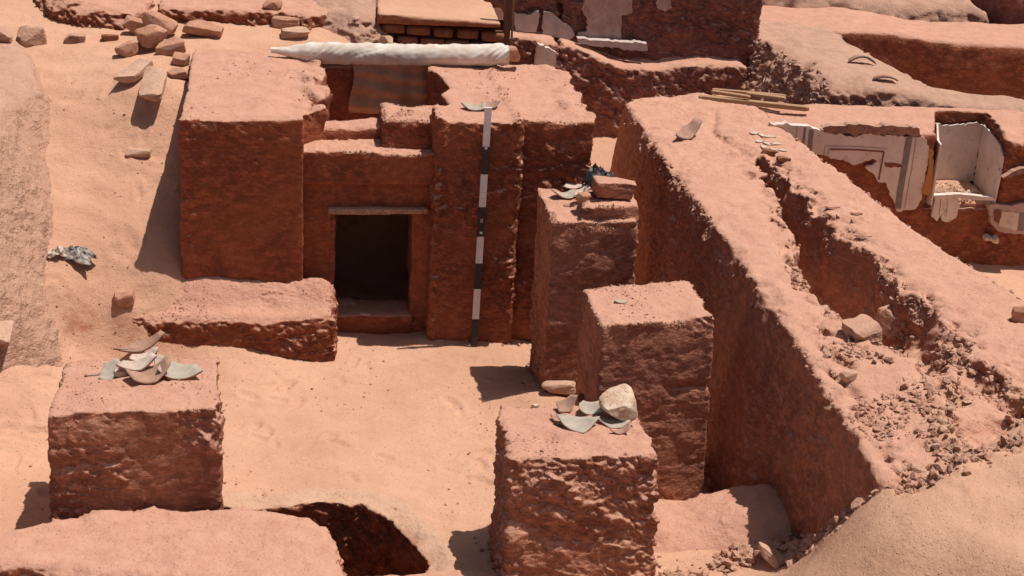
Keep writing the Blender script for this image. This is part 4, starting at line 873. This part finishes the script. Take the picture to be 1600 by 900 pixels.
def rock(name, label, cat, p, dims, rot, mat, seed, p_=5, am=.06, group=None, sink=.12, n=8):
    V, Qr = rough_block(*dims, seed, n + 8, p_ + 2, am * .8, 9); V = V @ rotm(*rot).T; V[:, 2] -= V[:, 2].min() + sink * dims[2]
    x, y, z = V.T; 
    o = mesh_obj(name, V + p, Qr, mat, None, p); o.data.set_sharp_from_angle(angle=math.radians(24)); tag(o, label, cat, group); return o

# stone pile beside the tomb
SP = [ # px,py,(w,d,h),rot,mat,label
 (240, 128, (.20, .42, .09), (.30, 0, -.12), 'stone', 'long pale flat stone slab lying lowest in front of the pile'),
 (208, 112, (.17, .40, .08), (.25, .1, -.55), 'stone', 'pale slab leaning at the left of the long flat stone'),
 (199, 80, (.19, .14, .11), (0, -.35, .3), 'stone_red', 'rounded dark faced stone at the left end of the pile'),
 (215, 54, (.24, .15, .12), (.1, .25, -.2), 'stone_red', 'blocky stone at the upper left of the pile'),
 (250, 60, (.30, .17, .13), (.0, .38, -.35), 'stone_red', 'long tilted stone at the top of the pile'),
 (240, 76, (.26, .20, .15), (.1, -.30, .35), 'stone_red', 'big stone in the middle of the pile leaning left'),
 (265, 82, (.25, .18, .12), (.1, -.12, .25), 'stone_red', 'wedge shaped stone with orange face in front of the pile'),
 (283, 90, (.15, .14, .09), (0, .1, 0), 'stone_red', 'small stone between the wedge and the tomb'),
 (277, 112, (.19, .13, .07), (0, 0, .05), 'stone_red', 'flat reddish stone against the tomb wall'),
 (222, 70, (.20, .10, .05), (.1, -.3, .8), 'stone', 'thin pale stone half buried under the pile'),
 (318, 62, (.34, .20, .14), (.05, .18, -.1), 'stone_red', 'large flat topped stone at the right end of the pile by the tomb roof'),
]
for k, (px, py, dm, rt, mt, lb) in enumerate(SP):
    p = atz(px, py + 8, 1.74 if py > 95 else 1.80)
    p[2] = max(gh(p[0], p[1]), p[2] - .06) if k != 10 else 1.88
    if k in (4, 5): p[2] += .05
    rock('stone', lb, 'stone', p, dm, rt, M[mt], 500 + k, 7, .05, 'stones heaped beside the tomb', n=7)
rock('stone', 'small flat stone half sunk in the middle of the left sand slope', 'stone', hit(217, 240), (.20, .10, .06), (.1, 0, -.15), M['stone'], 520, 7, .05, sink=.3)
rock('mud_brick', 'grey speckled brick in the sand at the upper left', 'brick', hit(117, 64), (.18, .10, .09), (0, 0, 0), M['scree'], 521, 9, .04, sink=.3)
rock('mud_brick', 'small dark red brick in the sand left of the stone pile', 'brick', hit(172, 62), (.15, .09, .07), (0, 0, .05), M['brick'], 522, 9, .03, sink=.3)
rock('stone', 'lone dark rimmed stone on the low wall at the top edge', 'stone', drop(-1.62, 3.05), (.18, .13, .09), (0, 0, .1), M['stone_red'], 523, 6, .05)
rock('stone', 'pale upright stone between the straw heap and the brick wall', 'stone', np.array([-.58, 2.72, 1.66]), (.13, .10, .24), (0, 0, 0), M['stone'], 524, 6, .05, sink=.1)
rock('stone', 'rounded mud lump at the left end of the white cloth', 'stone', hit(462, 56), (.26, .15, .10), (0, 0, 0), M['stone'], 525, 4, .08, sink=.25)
rock('stone', 'mud lump lying on the low wall edge above the tomb roof', 'stone', hit(450, 38), (.30, .16, .10), (0, 0, 0), M['stone_red'], 526, 4, .08, sink=.3)
rock('boulder', 'crumbling mud boulder on top of the left bank', 'stone', drop(-3.72, 2.45), (.24, .2, .17), (0, 0, .3), M['bank'], 527, 3.5, .14, sink=.3, n=12)
rock('boulder', 'split mud boulder at the upper left corner', 'stone', drop(-4.02, 2.35), (.30, .26, .18), (0, .2, .1), M['bank'], 528, 3.5, .14, sink=.25, n=12)
rock('stone', 'flat slab poking from the bank at the left edge', 'stone', hit(4, 525), (.16, .30, .05), (.2, .2, .1), M['stone'], 529, 6, .05, sink=.2)
rock('stone', 'small pointed stone at the upper end of the bench wall', 'stone', hit(196, 470), (.17, .12, .11), (0, 0, .2), M['stone_red'], 530, 4, .08, sink=.35)
# loose brick and rubbish on the tallest pillar
BT = 1.61
rock('mud_brick', 'loose coarse mud brick on the tallest pillar', 'brick', atz(962, 310, BT) * (1, 1, 0) + (0, .05, BT), (.32, .20, .135), (0, .02, .06), M['pillar'], 540, 7, .07, sink=.03, n=14)
def rag(name, label, cat, c, w, d, h, mat, seed, yaw=0):
    n = 26; g = np.linspace(-1, 1, n); A, B = np.meshgrid(g, g, indexing='ij'); a = A.ravel(); b = B.ravel()
    rr = np.clip(1.15 - (np.abs(a) ** 2.5 + np.abs(b) ** 2.5) ** .6, 0, 1)
    z = rr ** .6 * (.5 + .6 * fbm(a, b, 0 * a, 1.4, 3, seed)) + .55 * rr ** .4 * (1 - np.abs(rn(a, b * 2, 0 * a, 2.6, seed + 2)) * 2.5).clip(0, 1)
    q = 1 + .22 * rn(a, b, 0 * a, 1.5, seed + 6)
    X = a * w / 2 * q + .02 * rn(a, b, z, 3, seed + 4); Y = b * d / 2 * q + .02 * rn(a, b, z, 3, seed + 5)
    cy, sy = math.cos(yaw), math.sin(yaw); V = np.stack([X * cy - Y * sy, X * sy + Y * cy, z * h + .002], 1) + c
    ii = np.arange(n * n).reshape(n, n); Qr = np.stack([ii[:-1,:-1].ravel(), ii[1:,:-1].ravel(), ii[1:,1:].ravel(), ii[:-1,1:].ravel()], 1)
    Vb = V.copy(); Vb[:, 2] -= .004; bd = np.concatenate([ii[:, 0], ii[-1, 1:], ii[-2::-1, -1], ii[0, -2:0:-1]]); m = len(V)
    Qs = np.stack([bd, np.roll(bd, -1), np.roll(bd, -1) + m, bd + m], 1)
    o = mesh_obj(name, np.concatenate([V, Vb]), np.concatenate([Qr, Qr[:, ::-1] + m, Qs[:, ::-1]]), mat, None, c); tag(o, label, cat); return o
c = atz(938, 290, 1.65); c[2] = 1.61
rag('black_rag', 'crumpled black plastic rag tucked behind the loose brick', 'rag', c + (0.01, .12, 0), .26, .13, .15, M['black_cloth'], 3, .1)
G5 = 'broken pottery on the tallest pillar'
sherd('pottery_sherd', 'large pale grey sherd lying flat at the left of the tallest pillar top', 'sherd', 882, 308, [(-.10, -.04), (.02, -.07), (.11, -.02), (.08, .06), (-.05, .07), (-.11, .03)], .12, (.0, .1, .3), M['sherd_in'], group=G5, seed=1)
sherd('pottery_sherd', 'long pale sherd leaning up behind the grey one on the tallest pillar', 'sherd', 900, 292, [(-.14, -.035), (.02, -.05), (.13, -.02), (.10, .05), (-.06, .05)], .14, (.25, -.25, .35), M['sherd_white'], group=G5, seed=2)
sherd('pottery_sherd', 'narrow pale sherd pointing at the loose brick', 'sherd', 908, 303, [(-.08, -.02), (.07, -.03), (.09, .02), (-.03, .04)], .12, (.2, -.3, .5), M['sherd_white'], group=G5, seed=3)
sherd('pottery_sherd', 'small tan sherd nearest the edge of the tallest pillar', 'sherd', 888, 322, [(-.04, -.015), (.05, -.02), (.05, .02), (-.02, .025)], .1, (0, 0, .1), M['sherd_tan'], group=G5, seed=4)
sherd('pottery_sherd', 'dark sherd propped against the loose brick', 'sherd', 918, 308, [(-.05, -.03), (.05, -.03), (.06, .03), (-.03, .035)], .1, (.5, .2, .2), M['sherd_dark'], group=G5, seed=5)
rock('stone', 'small pinkish mud lump at the front corner of the raised part of the tallest pillar', 'stone', hit(912, 312), (.12, .09, .06), (0, 0, .4), M['stone_red'], 541, 4, .1, sink=.2)
# middle pillar sherd
sherd('pottery_sherd', 'single small grey green sherd on the middle pillar', 'sherd', 970, 473, [(-.045, -.015), (.03, -.025), (.045, .01), (.0, .03), (-.04, .02)], .1, (0, .05, -.1), M['sherd_in'])
# nearest right pillar
G6 = 'sherds on the nearest right pillar'
sherd('pottery_sherd', 'big grey green diamond shaped sherd pointing at the viewer', 'sherd', 902, 668, [(-.13, .06), (-.05, .11), (.07, .08), (.14, .02), (.02, -.10), (-.09, -.02)], .16, (.08, 0, 0), M['sherd_in'], group=G6, seed=11)
sherd('pottery_sherd', 'curved tan rim sherd at the left of the diamond shaped one', 'sherd', 872, 660, [(-.04, .06), (.03, .05), (.05, -.04), (.01, -.07), (-.03, -.02)], .08, (0, .25, .2), M['sherd_tan'], group=G6, seed=12)
sherd('pottery_sherd', 'pink sherd standing on edge behind the tan rim sherd', 'sherd', 887, 640, [(-.07, -.03), (.0, -.05), (.08, .03), (.05, .06), (-.06, .05)], .09, (.5, -.35, .1), M['sherd_tan'], group=G6, seed=13)
sherd('pottery_sherd', 'grey sherd with thick pale rim left of the white stone', 'sherd', 918, 644, [(-.08, -.04), (.09, -.05), (.08, .05), (-.02, .07), (-.06, .03)], .08, (.35, .15, .15), M['sherd_in'], group=G6, seed=14)
sherd('pottery_sherd', 'small dark red sherd behind the thick rimmed one', 'sherd', 912, 628, [(-.05, -.03), (.05, -.03), (.05, .04), (-.04, .04)], .07, (.7, .1, .0), M['sherd_red'], group=G6, seed=15)
sherd('pottery_sherd', 'flat bluish grey sherd in front of the white stone', 'sherd', 958, 664, [(-.11, .04), (.06, .06), (.11, -.0), (.05, -.05), (-.03, -.06)], .2, (.06, .05, 0), M['sherd_in'], group=G6, seed=16)
sherd('pottery_sherd', 'thin curled tan rim fragment at the right of the sherd group', 'sherd', 966, 676, [(-.06, .0), (.02, .025), (.08, .02), (.07, -.02), (.0, -.03)], .06, (.1, 0, .1), M['sherd_tan'], group=G6, seed=17)
rock('limestone_lump', 'white and brown limestone lump at the back corner of the nearest right pillar', 'stone', atz(963, 652, .90), (.235, .20, .185), (.05, -.08, .2), M['stone_white'], 545, 4.5, .09, sink=.05, n=14)
rock('pebble', 'tiny white pebble alone at the left of the nearest right pillar top', 'pebble', hit(836, 637), (.06, .04, .03), (0, 0, .1), M['stone_white'], 546, 4, .1, n=5)
# left pillar heap
G7 = 'broken pots heaped on the squat left pillar'
sherd('pottery_sherd', 'long dark lipped sherd lying highest over the pot heap', 'sherd', 222, 562, [(-.20, -.03), (.0, -.05), (.20, .0), (.17, .06), (-.05, .05)], .22, (.42, -.22, .10), M['sherd_tan'], M['sherd_dark'], group=G7, seed=21, th=.014, lift=.085)
sherd('pottery_sherd', 'upright bluish grey sherd at the left of the pot heap', 'sherd', 172, 588, [(-.05, -.08), (.04, -.075), (.06, .07), (.01, .10), (-.05, .04)], .12, (.55, .1, -.25), M['sherd_in'], group=G7, seed=22)
sherd('pottery_sherd', 'broad tan sherd cupped at the front of the heap', 'sherd', 232, 592, [(-.10, -.06), (.02, -.09), (.15, -.02), (.16, .07), (.0, .09), (-.13, .05)], .13, (.10, -.1, .3), M['sherd_tan'], group=G7, seed=23, th=.013)
sherd('pottery_sherd', 'white curved sherd inside the pot heap', 'sherd', 215, 582, [(-.13, -.03), (.02, -.045), (.13, .0), (.10, .05), (-.08, .04)], .12, (.35, -.1, .15), M['sherd_white'], group=G7, seed=24, th=.018, lift=.03)
sherd('pottery_sherd', 'second white curved sherd nested above the first one', 'sherd', 226, 574, [(-.10, -.03), (.04, -.04), (.10, .01), (.08, .04), (-.07, .03)], .10, (.35, -.15, .2), M['sherd_white'], group=G7, seed=25, th=.018, lift=.055)
sherd('pottery_sherd', 'small grey sherd standing at the right of the nested white ones', 'sherd', 248, 578, [(-.05, -.06), (.05, -.05), (.06, .05), (-.01, .08)], .09, (.5, .25, .4), M['sherd_in'], group=G7, seed=26, lift=.02)
sherd('pottery_sherd', 'wide greenish sherd with red broken edge at the right of the heap', 'sherd', 280, 588, [(-.14, -.04), (-.06, -.07), (.15, -.035), (.10, .09), (-.05, .12), (-.12, .06)], .17, (.10, .06, -.05), M['sherd_in'], M['sherd_red'], group=G7, seed=27, th=.013)
sherd('pottery_sherd', 'thin tan strip of rim lying off the left end of the heap', 'sherd', 149, 587, [(-.07, -.008), (.07, .004), (.07, .02), (-.06, .012)], .3, (.1, 0, .2), M['sherd_tan'], M['sherd_dark'], group=G7, seed=28)
rock('limestone_chip', 'bright white chip at the front left of the pot heap', 'pebble', hit(188, 586), (.08, .07, .05), (0, 0, .3), M['stone_white'], 550, 4, .12, n=6)
# roof sherds by the pole
sherd('pottery_sherd', 'pale grey sherd on the tomb roof left of the pole top', 'sherd', 740, 171, [(-.10, .02), (-.04, -.05), (.09, -.045), (.10, .05), (-.06, .055)], .16, (.14, .05, 0), M['sherd_in'], M['sherd_dark'], seed=31, th=.012)
sherd('pottery_sherd', 'sandy brown sherd on the tomb roof right behind the pole top', 'sherd', 765, 169, [(-.07, -.03), (.04, -.05), (.09, .02), (.06, .07), (-.06, .06)], .10, (.1, -.12, 0), M['sherd_tan'], M['sherd_dark'], seed=32, th=.012)
# big pot fragment and small sherds on the diagonal wall
sherd('pot_fragment', 'long curved dark edged pot fragment on the far end of the wall crest', 'sherd', 1076, 216, [(-.17, -.06), (.0, -.05), (.15, .06), (.12, .14), (-.02, .10), (-.14, .0)], .16, (.35, -.15, .25), M['sherd_tan'], M['sherd_dark'], seed=33, th=.02)
G8 = 'white chips spread beside the trench head'
CHL = ['farthest chip at the upper left of the white plaster scatter', 'long white chip second from the upper left of the scatter', 'white chip at the upper edge of the scatter, nearest the planks', 'white chip at the left edge of the scatter', 'white chip in the very middle of the scatter', 'white chip at the right edge of the scatter', 'white chip low in the scatter on its left side', 'crosswise white chip low in the middle of the scatter', 'lowest and rightmost chip of the white plaster scatter']
for k, (px, py, w, a) in enumerate([(1178, 209, .10, .2), (1190, 213, .08, -.3), (1202, 215, .10, .5), (1186, 222, .08, .1), (1198, 226, .09, -.2), (1212, 226, .09, .3), (1193, 231, .07, .6), (1208, 236, .08, -.5), (1222, 236, .07, .2)]):
    sherd('white_chip', CHL[k], 'chip', px, py, [[(-w * .6, -.02), (w * .1, -.035), (w * .6, .01), (-w * .2, .03)], [(-w * .5, .02), (w * .2, -.035), (w * .7, -.01), (w * .1, .03)], [(-w * .7, -.0), (w * .5, -.03), (w * .4, .03)]][k % 3], .3, (.08, .05, a), M['sherd_white'], group=G8, seed=60 + k, th=.012)
rock('brick_chip', 'left of two small brick chips below the white scatter', 'brick', hit(1202, 241), (.13, .06, .045), (0, 0, -.25), M['brick'], 561, 7, .05, n=5)
rock('brick_chip', 'right of two small brick chips below the white scatter', 'brick', hit(1224, 252), (.12, .06, .05), (0, 0, .1), M['brick'], 562, 7, .05, n=5)
for k, (px, py, w, lb) in enumerate([(1300, 327, .13, 'dark slim sherd lying midway on the outer crest of the wall'), (1338, 336, .10, 'thin sherd right of the dark slim one on the outer crest'), (1348, 373, .14, 'narrow sherd lowest on the outer crest of the wall')]):
    sherd('pottery_sherd', lb, 'sherd', px, py, [(-w / 2, -.0), (0, -.02), (w / 2, .0), (w * .3, .02), (-w * .3, .02)], .12, (.15, 0, -.1), M['sherd_red'], M['sherd_dark'], seed=80 + k)
sherd('rim_sherd', 'upper curved pot rim on the dusty stub at back right', 'sherd', 1345, 99, [(-.15, -.03), (.0, -.045), (.15, -.03), (.12, .05), (.0, .08), (-.12, .05)], -.16, (-.1, 0, 0), M['sherd_tan'], M['sherd_dark'], seed=90, th=.02)
sherd('rim_sherd', 'lower flatter pot rim on the dusty stub at back right', 'sherd', 1381, 126, [(-.13, -.03), (.0, -.04), (.14, -.02), (.10, .03), (-.10, .03)], -.25, (-.1, 0, 0), M['sherd_red'], M['sherd_dark'], seed=91, th=.018)
rock('stone', 'dark pointed stone on the wall crest at the right edge', 'stone', hit(1592, 500), (.10, .08, .11), (.2, 0, 0), M['stone_red'], 563, 4, .12, n=6)
rock('plaster_lump', 'white lump on the shaded floor of the niche', 'stone', np.array([5.07, 2.08, .61]), (.10, .08, .05), (0, 0, .2), M['sherd_white'], 564, 3, .08, n=6)
rock('white_chip', 'left of two white chips stuck on the chamber wall under the niche', 'chip', np.array([*U(1545, 372, 1.72)[:1], 1.74, U(1545, 376, 1.72)[1]]), (.10, .08, .05), (.3, .2, 0), M['sherd_white'], 565, 3, .08, n=5)
rock('white_chip', 'right of two white chips stuck on the chamber wall under the niche', 'chip', np.array([*U(1555, 375, 1.72)[:1], 1.74, U(1555, 380, 1.72)[1]]), (.07, .08, .07), (.3, -.3, 0), M['sherd_white'], 566, 3, .08, n=5)
rock('stone', 'larger clod perched in the shaded end of the trench', 'stone', hit(1345, 522), (.22, .2, .16), (0, 0, .4), M['clod'], 567, 3.2, .16, sink=.3, n=12)
rock('stone', 'pale lump at the upper edge of the trench rubble', 'stone', hit(1392, 512), (.22, .2, .18), (0, 0, 1.4), M['clod'], 568, 3.2, .16, sink=.3, n=12)
rock('stone', 'small rounded pale stone in the trench rubble by the inner crest', 'stone', hit(1324, 594), (.10, .08, .08), (0, 0, .4), M['stone'], 569, 3.2, .1, sink=.2, n=8)
rock('stone', 'half buried tilted slab at the foot of the sand slope by the lower edge', 'stone', hit(1205, 880), (.14, .24, .07), (.2, .5, .5), M['stone'], 570, 5, .08, sink=.3, n=8)
rock('stone', 'sandy lump on the ground behind the nearest right pillar', 'stone', hit(872, 606), (.26, .14, .09), (0, 0, .05), M['stone'], 571, 3.5, .1, sink=.35, n=8)
# grey rag on the left sand
c = hit(118, 404); rag('plastic_rag', 'crumpled grey and black plastic rag on the left sand slope', 'rag', c, .27, .15, .085, M['tarp'], 8, -.35)
c = hit(88, 398); rag('plastic_rag', 'small pale scrap of rag touching the left end of the grey one', 'rag', c, .12, .10, .06, M['sherd_white'], 9, .4)
# planks
G9 = 'old planks laid on the wall junction'
def plank(label, a, b, w, t, z):
    A = atz(*a, z); B = atz(*b, z); A[2] = B[2] = z; d = B - A; L = np.linalg.norm(d); d /= L; nrm = np.array([-d[1], d[0], 0]); V, Qp = rough_block(L, w, t, int(L * 100), 6, 14, .008)
    R = np.stack([d, nrm, (0, 0, 1)], 1); c = (A + B) / 2
    o = mesh_obj('wooden_plank', V @ R.T + c, Qp, M['wood'], None, c - (0, 0, t / 2), smooth=False); tag(o, label, 'plank', G9)
zt_ = drop(2.9, 2.6)[2]
plank('long front plank sticking out furthest to the right', (1092, 152), (1264, 170), .07, .045, zt_ + .02)
plank('rear left plank ending under its neighbour', (1112, 143), (1172, 152), .06, .03, zt_ + .07)
plank('rear right plank laid beside the long one', (1166, 146), (1228, 154), .07, .03, zt_ + .075)
plank('hindmost thin plank of the stack', (1113, 140), (1228, 150), .05, .025, zt_ + .05)

# ---------------------------------------------------------------- ranging pole
pole = empty('ranging_pole', (0, -.03, 0)); tag(pole, 'tall black and white striped ranging pole leaning against the tomb front', 'measuring pole')
top = np.array([.015, -.055, 2.02]); base = np.array([-.005, -.10, -.02]); pole.location = base
segs = [(168, 233), (233, 272), (272, 323), (323, 365), (365, 411), (411, 451), (451, 498), (498, 536)]
def pole_t(py): 
    # parameter along the pole that lands on this image row
    lo, hi = 0, 1
    for _ in range(30):
        m_ = (lo + hi) / 2; P = base + (top - base) * m_; c_ = ROT @ (P - CAM); 
        if c_[1] / c_[2] * F_PX + CY > py: lo = m_
        else: hi = m_
    return (lo + hi) / 2
def bar(a, b, w, d):
    ax = (b - a); L = np.linalg.norm(ax); ax = ax / L; sx = np.array([1, 0, 0.]); sx -= ax * sx.dot(ax); sx /= np.linalg.norm(sx); sy = np.cross(ax, sx)
    c = []
    for t in (a, b):
        for (u, v) in ((-1, -1), (-.8, -1), (.8, -1), (1, -1), (1, 1), (-1, 1)): c.append(t + sx * u * w / 2 + sy * v * d / 2 * -1)
    c = np.array(c); n = 6
    return c, [np.array([(i, (i + 1) % n, (i + 1) % n + n, i + n) for i in range(n)]), np.array([list(range(n))[::-1], list(range(n, 2 * n))])]
ts = [pole_t(s[1]) for s in segs]; ts = [1.0] + ts[:-1] + [0.0]
for k in range(8):
    a = base + (top - base) * ts[k + 1]; b = base + (top - base) * ts[k]
    V, Qp = bar(a, b, .054 if k % 2 == 0 else .0532, .022)
    mesh_obj('white_section' if k % 2 == 0 else 'black_section', V, Qp, M['paint_white'] if k % 2 == 0 else M['paint_black'], pole, a, smooth=False)
for zf in (ts[1], ts[4]):    # metal joint clips
    P = base + (top - base) * zf; V, Qp = bar(P - (0, 0, .022), P + (0, 0, .022), .061, .028); mesh_obj('joint_clip', V, Qp, M['paint_black'], pole, P, smooth=False)
    V, Qp = bar(P + (0, -.014, .003), P + (0, -.014, .018), .02, .004); mesh_obj('joint_pin', V, Qp, M['paint_white'], pole, P, smooth=False)
for zf in ((ts[3] + ts[4]) / 2,):   # small white figure on the third black section
    P = base + (top - base) * zf + (0, -.0125, 0)
    for dx, dz, w, hh in ((-.006, 0, .004, .03), (.006, 0, .004, .03), (0, -.013, .014, .004)):
        V, Qp = bar(P + (dx, 0, dz - hh / 2), P + (dx, 0, dz + hh / 2), w, .002); mesh_obj('painted_mark', V, Qp, M['paint_white'], pole, P, smooth=False)

# ---------------------------------------------------------------- cloth wrapped beam over the open tomb
sheet = empty('draped_cloth', (-.6, 1.75, 1.9)); tag(sheet, 'dusty white cloth rolled round a beam across the open top of the tomb', 'cloth')
A = np.array([-1.64, 1.82, 1.97]); B = np.array([.40, 1.62, 2.035])
n1, n2 = 220, 44; s = np.linspace(0, 1, n1); th = np.linspace(0, 2 * np.pi, n2, endpoint=False); Sg, Tg = np.meshgrid(s, th, indexing='ij')
rad = .012 + .086 * sst(0, .22, Sg) * (1 - .12 * Sg); rad = rad * np.where(Sg > .985, .9, 1)
sag = -.02 * np.sin(Sg * np.pi)
X = A[0] + (B[0] - A[0]) * Sg; Yc_ = A[1] + (B[1] - A[1]) * Sg; Zc_ = A[2] + (B[2] - A[2]) * Sg + sag + .02 * rn(Sg * 3, 0 * Sg, 0 * Sg, 1, 2)
ph = Sg * 30 + Tg * 1.0 + 2.5 * rn(Sg * 5, Tg * .5, 0 * Sg, 1.0, 6)
fold = .006 * (1 - np.abs(np.sin(ph)) * 1.6) + .0045 * (1 - np.abs(np.sin(ph * 2.7 + Tg)) * 1.6)
fold = fold * (.10 + .8 * sst(.0, .5, rn(Sg * 4, Tg * .5, 0 * Sg, 1, 8)) + 1.3 * sst(.84, .98, Sg))
Rr = rad + fold + .008 * rn(Sg * 6, np.cos(Tg), np.sin(Tg), 1, 4) + .018 * np.clip(-np.sin(Tg), 0, 1) + .003 * rn(Sg * 60, np.cos(Tg) * 4, np.sin(Tg) * 4, 1, 4)
V = np.stack([X.ravel(), (Yc_ + Rr * np.cos(Tg)).ravel(), (Zc_ + Rr * .92 * np.sin(Tg)).ravel()], 1)
ii = np.arange(n1 * n2).reshape(n1, n2); jj = np.roll(ii, -1, 1)
Qr = np.stack([ii[:-1].ravel(), jj[:-1].ravel(), jj[1:].ravel(), ii[1:].ravel()], 1)
mesh_obj('cloth_roll', V, [Qr, ii[0][None, ::1], ii[-1][None, ::-1]], M['cloth'], sheet, (-.6, 1.7, 1.85))
nu, nv = 150, 60; u = np.linspace(0, 1, nu); v = np.linspace(0, 1, nv); Ug, Vg = np.meshgrid(u, v, indexing='ij')
x0 = -.98; x1 = -.20
X = x0 + (x1 - x0) * Ug + (1 - Ug) * (.035 * np.sin(Vg * 5) + .05 * Vg); zz = 1.98 - .53 * Vg
YY = 1.69 - .05 * Vg + .012 * np.sin(Ug * 22 + 2 * rn(Ug * 2, Vg, 0 * Ug, 1, 3)) + .028 * np.sin((Vg + .10 * (Ug - .5) ** 2 * 4) * 26 + 2.2 * rn(Ug * 3, Vg * 2, 0 * Ug, 1, 7)) * (.25 + .45 * Vg)
V = np.stack([X.ravel(), YY.ravel(), zz.ravel()], 1); V2 = V + (0, .006, 0); m = nu * nv
ii = np.arange(m).reshape(nu, nv); Qr = np.stack([ii[:-1,:-1].ravel(), ii[1:,:-1].ravel(), ii[1:,1:].ravel(), ii[:-1,1:].ravel()], 1)
hs_ = mesh_obj('hanging_sheet', np.concatenate([V, V2]), np.concatenate([Qr[:, ::-1], Qr + m]), M['cloth_dirty'], sheet, (-.6, 1.7, 1.4)); hs_['label'] = 'sand stained brown part of the cloth hanging inside the tomb'
bm_end = rock('wooden_beam', 'broken reddish end of the beam sticking out of the white cloth', 'beam', np.array([.43, 1.63, 1.955]), (.15, .12, .12), (0, 0, -.1), M['stone_red'], 580, 7, .07, sink=0, n=10)
# small bright scrap inside the door
rock('white_chip', 'small bright white scrap on the door sill of the tomb', 'chip', np.array([-.88, .16, .183]), (.075, .035, .016), (0, 0, 0), M['sherd_white'], 581, 4, .08, n=5)
rock('stone', 'flat dusty stone lying in the dark of the doorway', 'stone', np.array([-1.02, .40, .183]), (.16, .12, .04), (0, 0, .2), M['stone'], 582, 4, .08, n=6)
print('done', time.time() - T0, sum(len(m.polygons) for m in bpy.data.meshes))
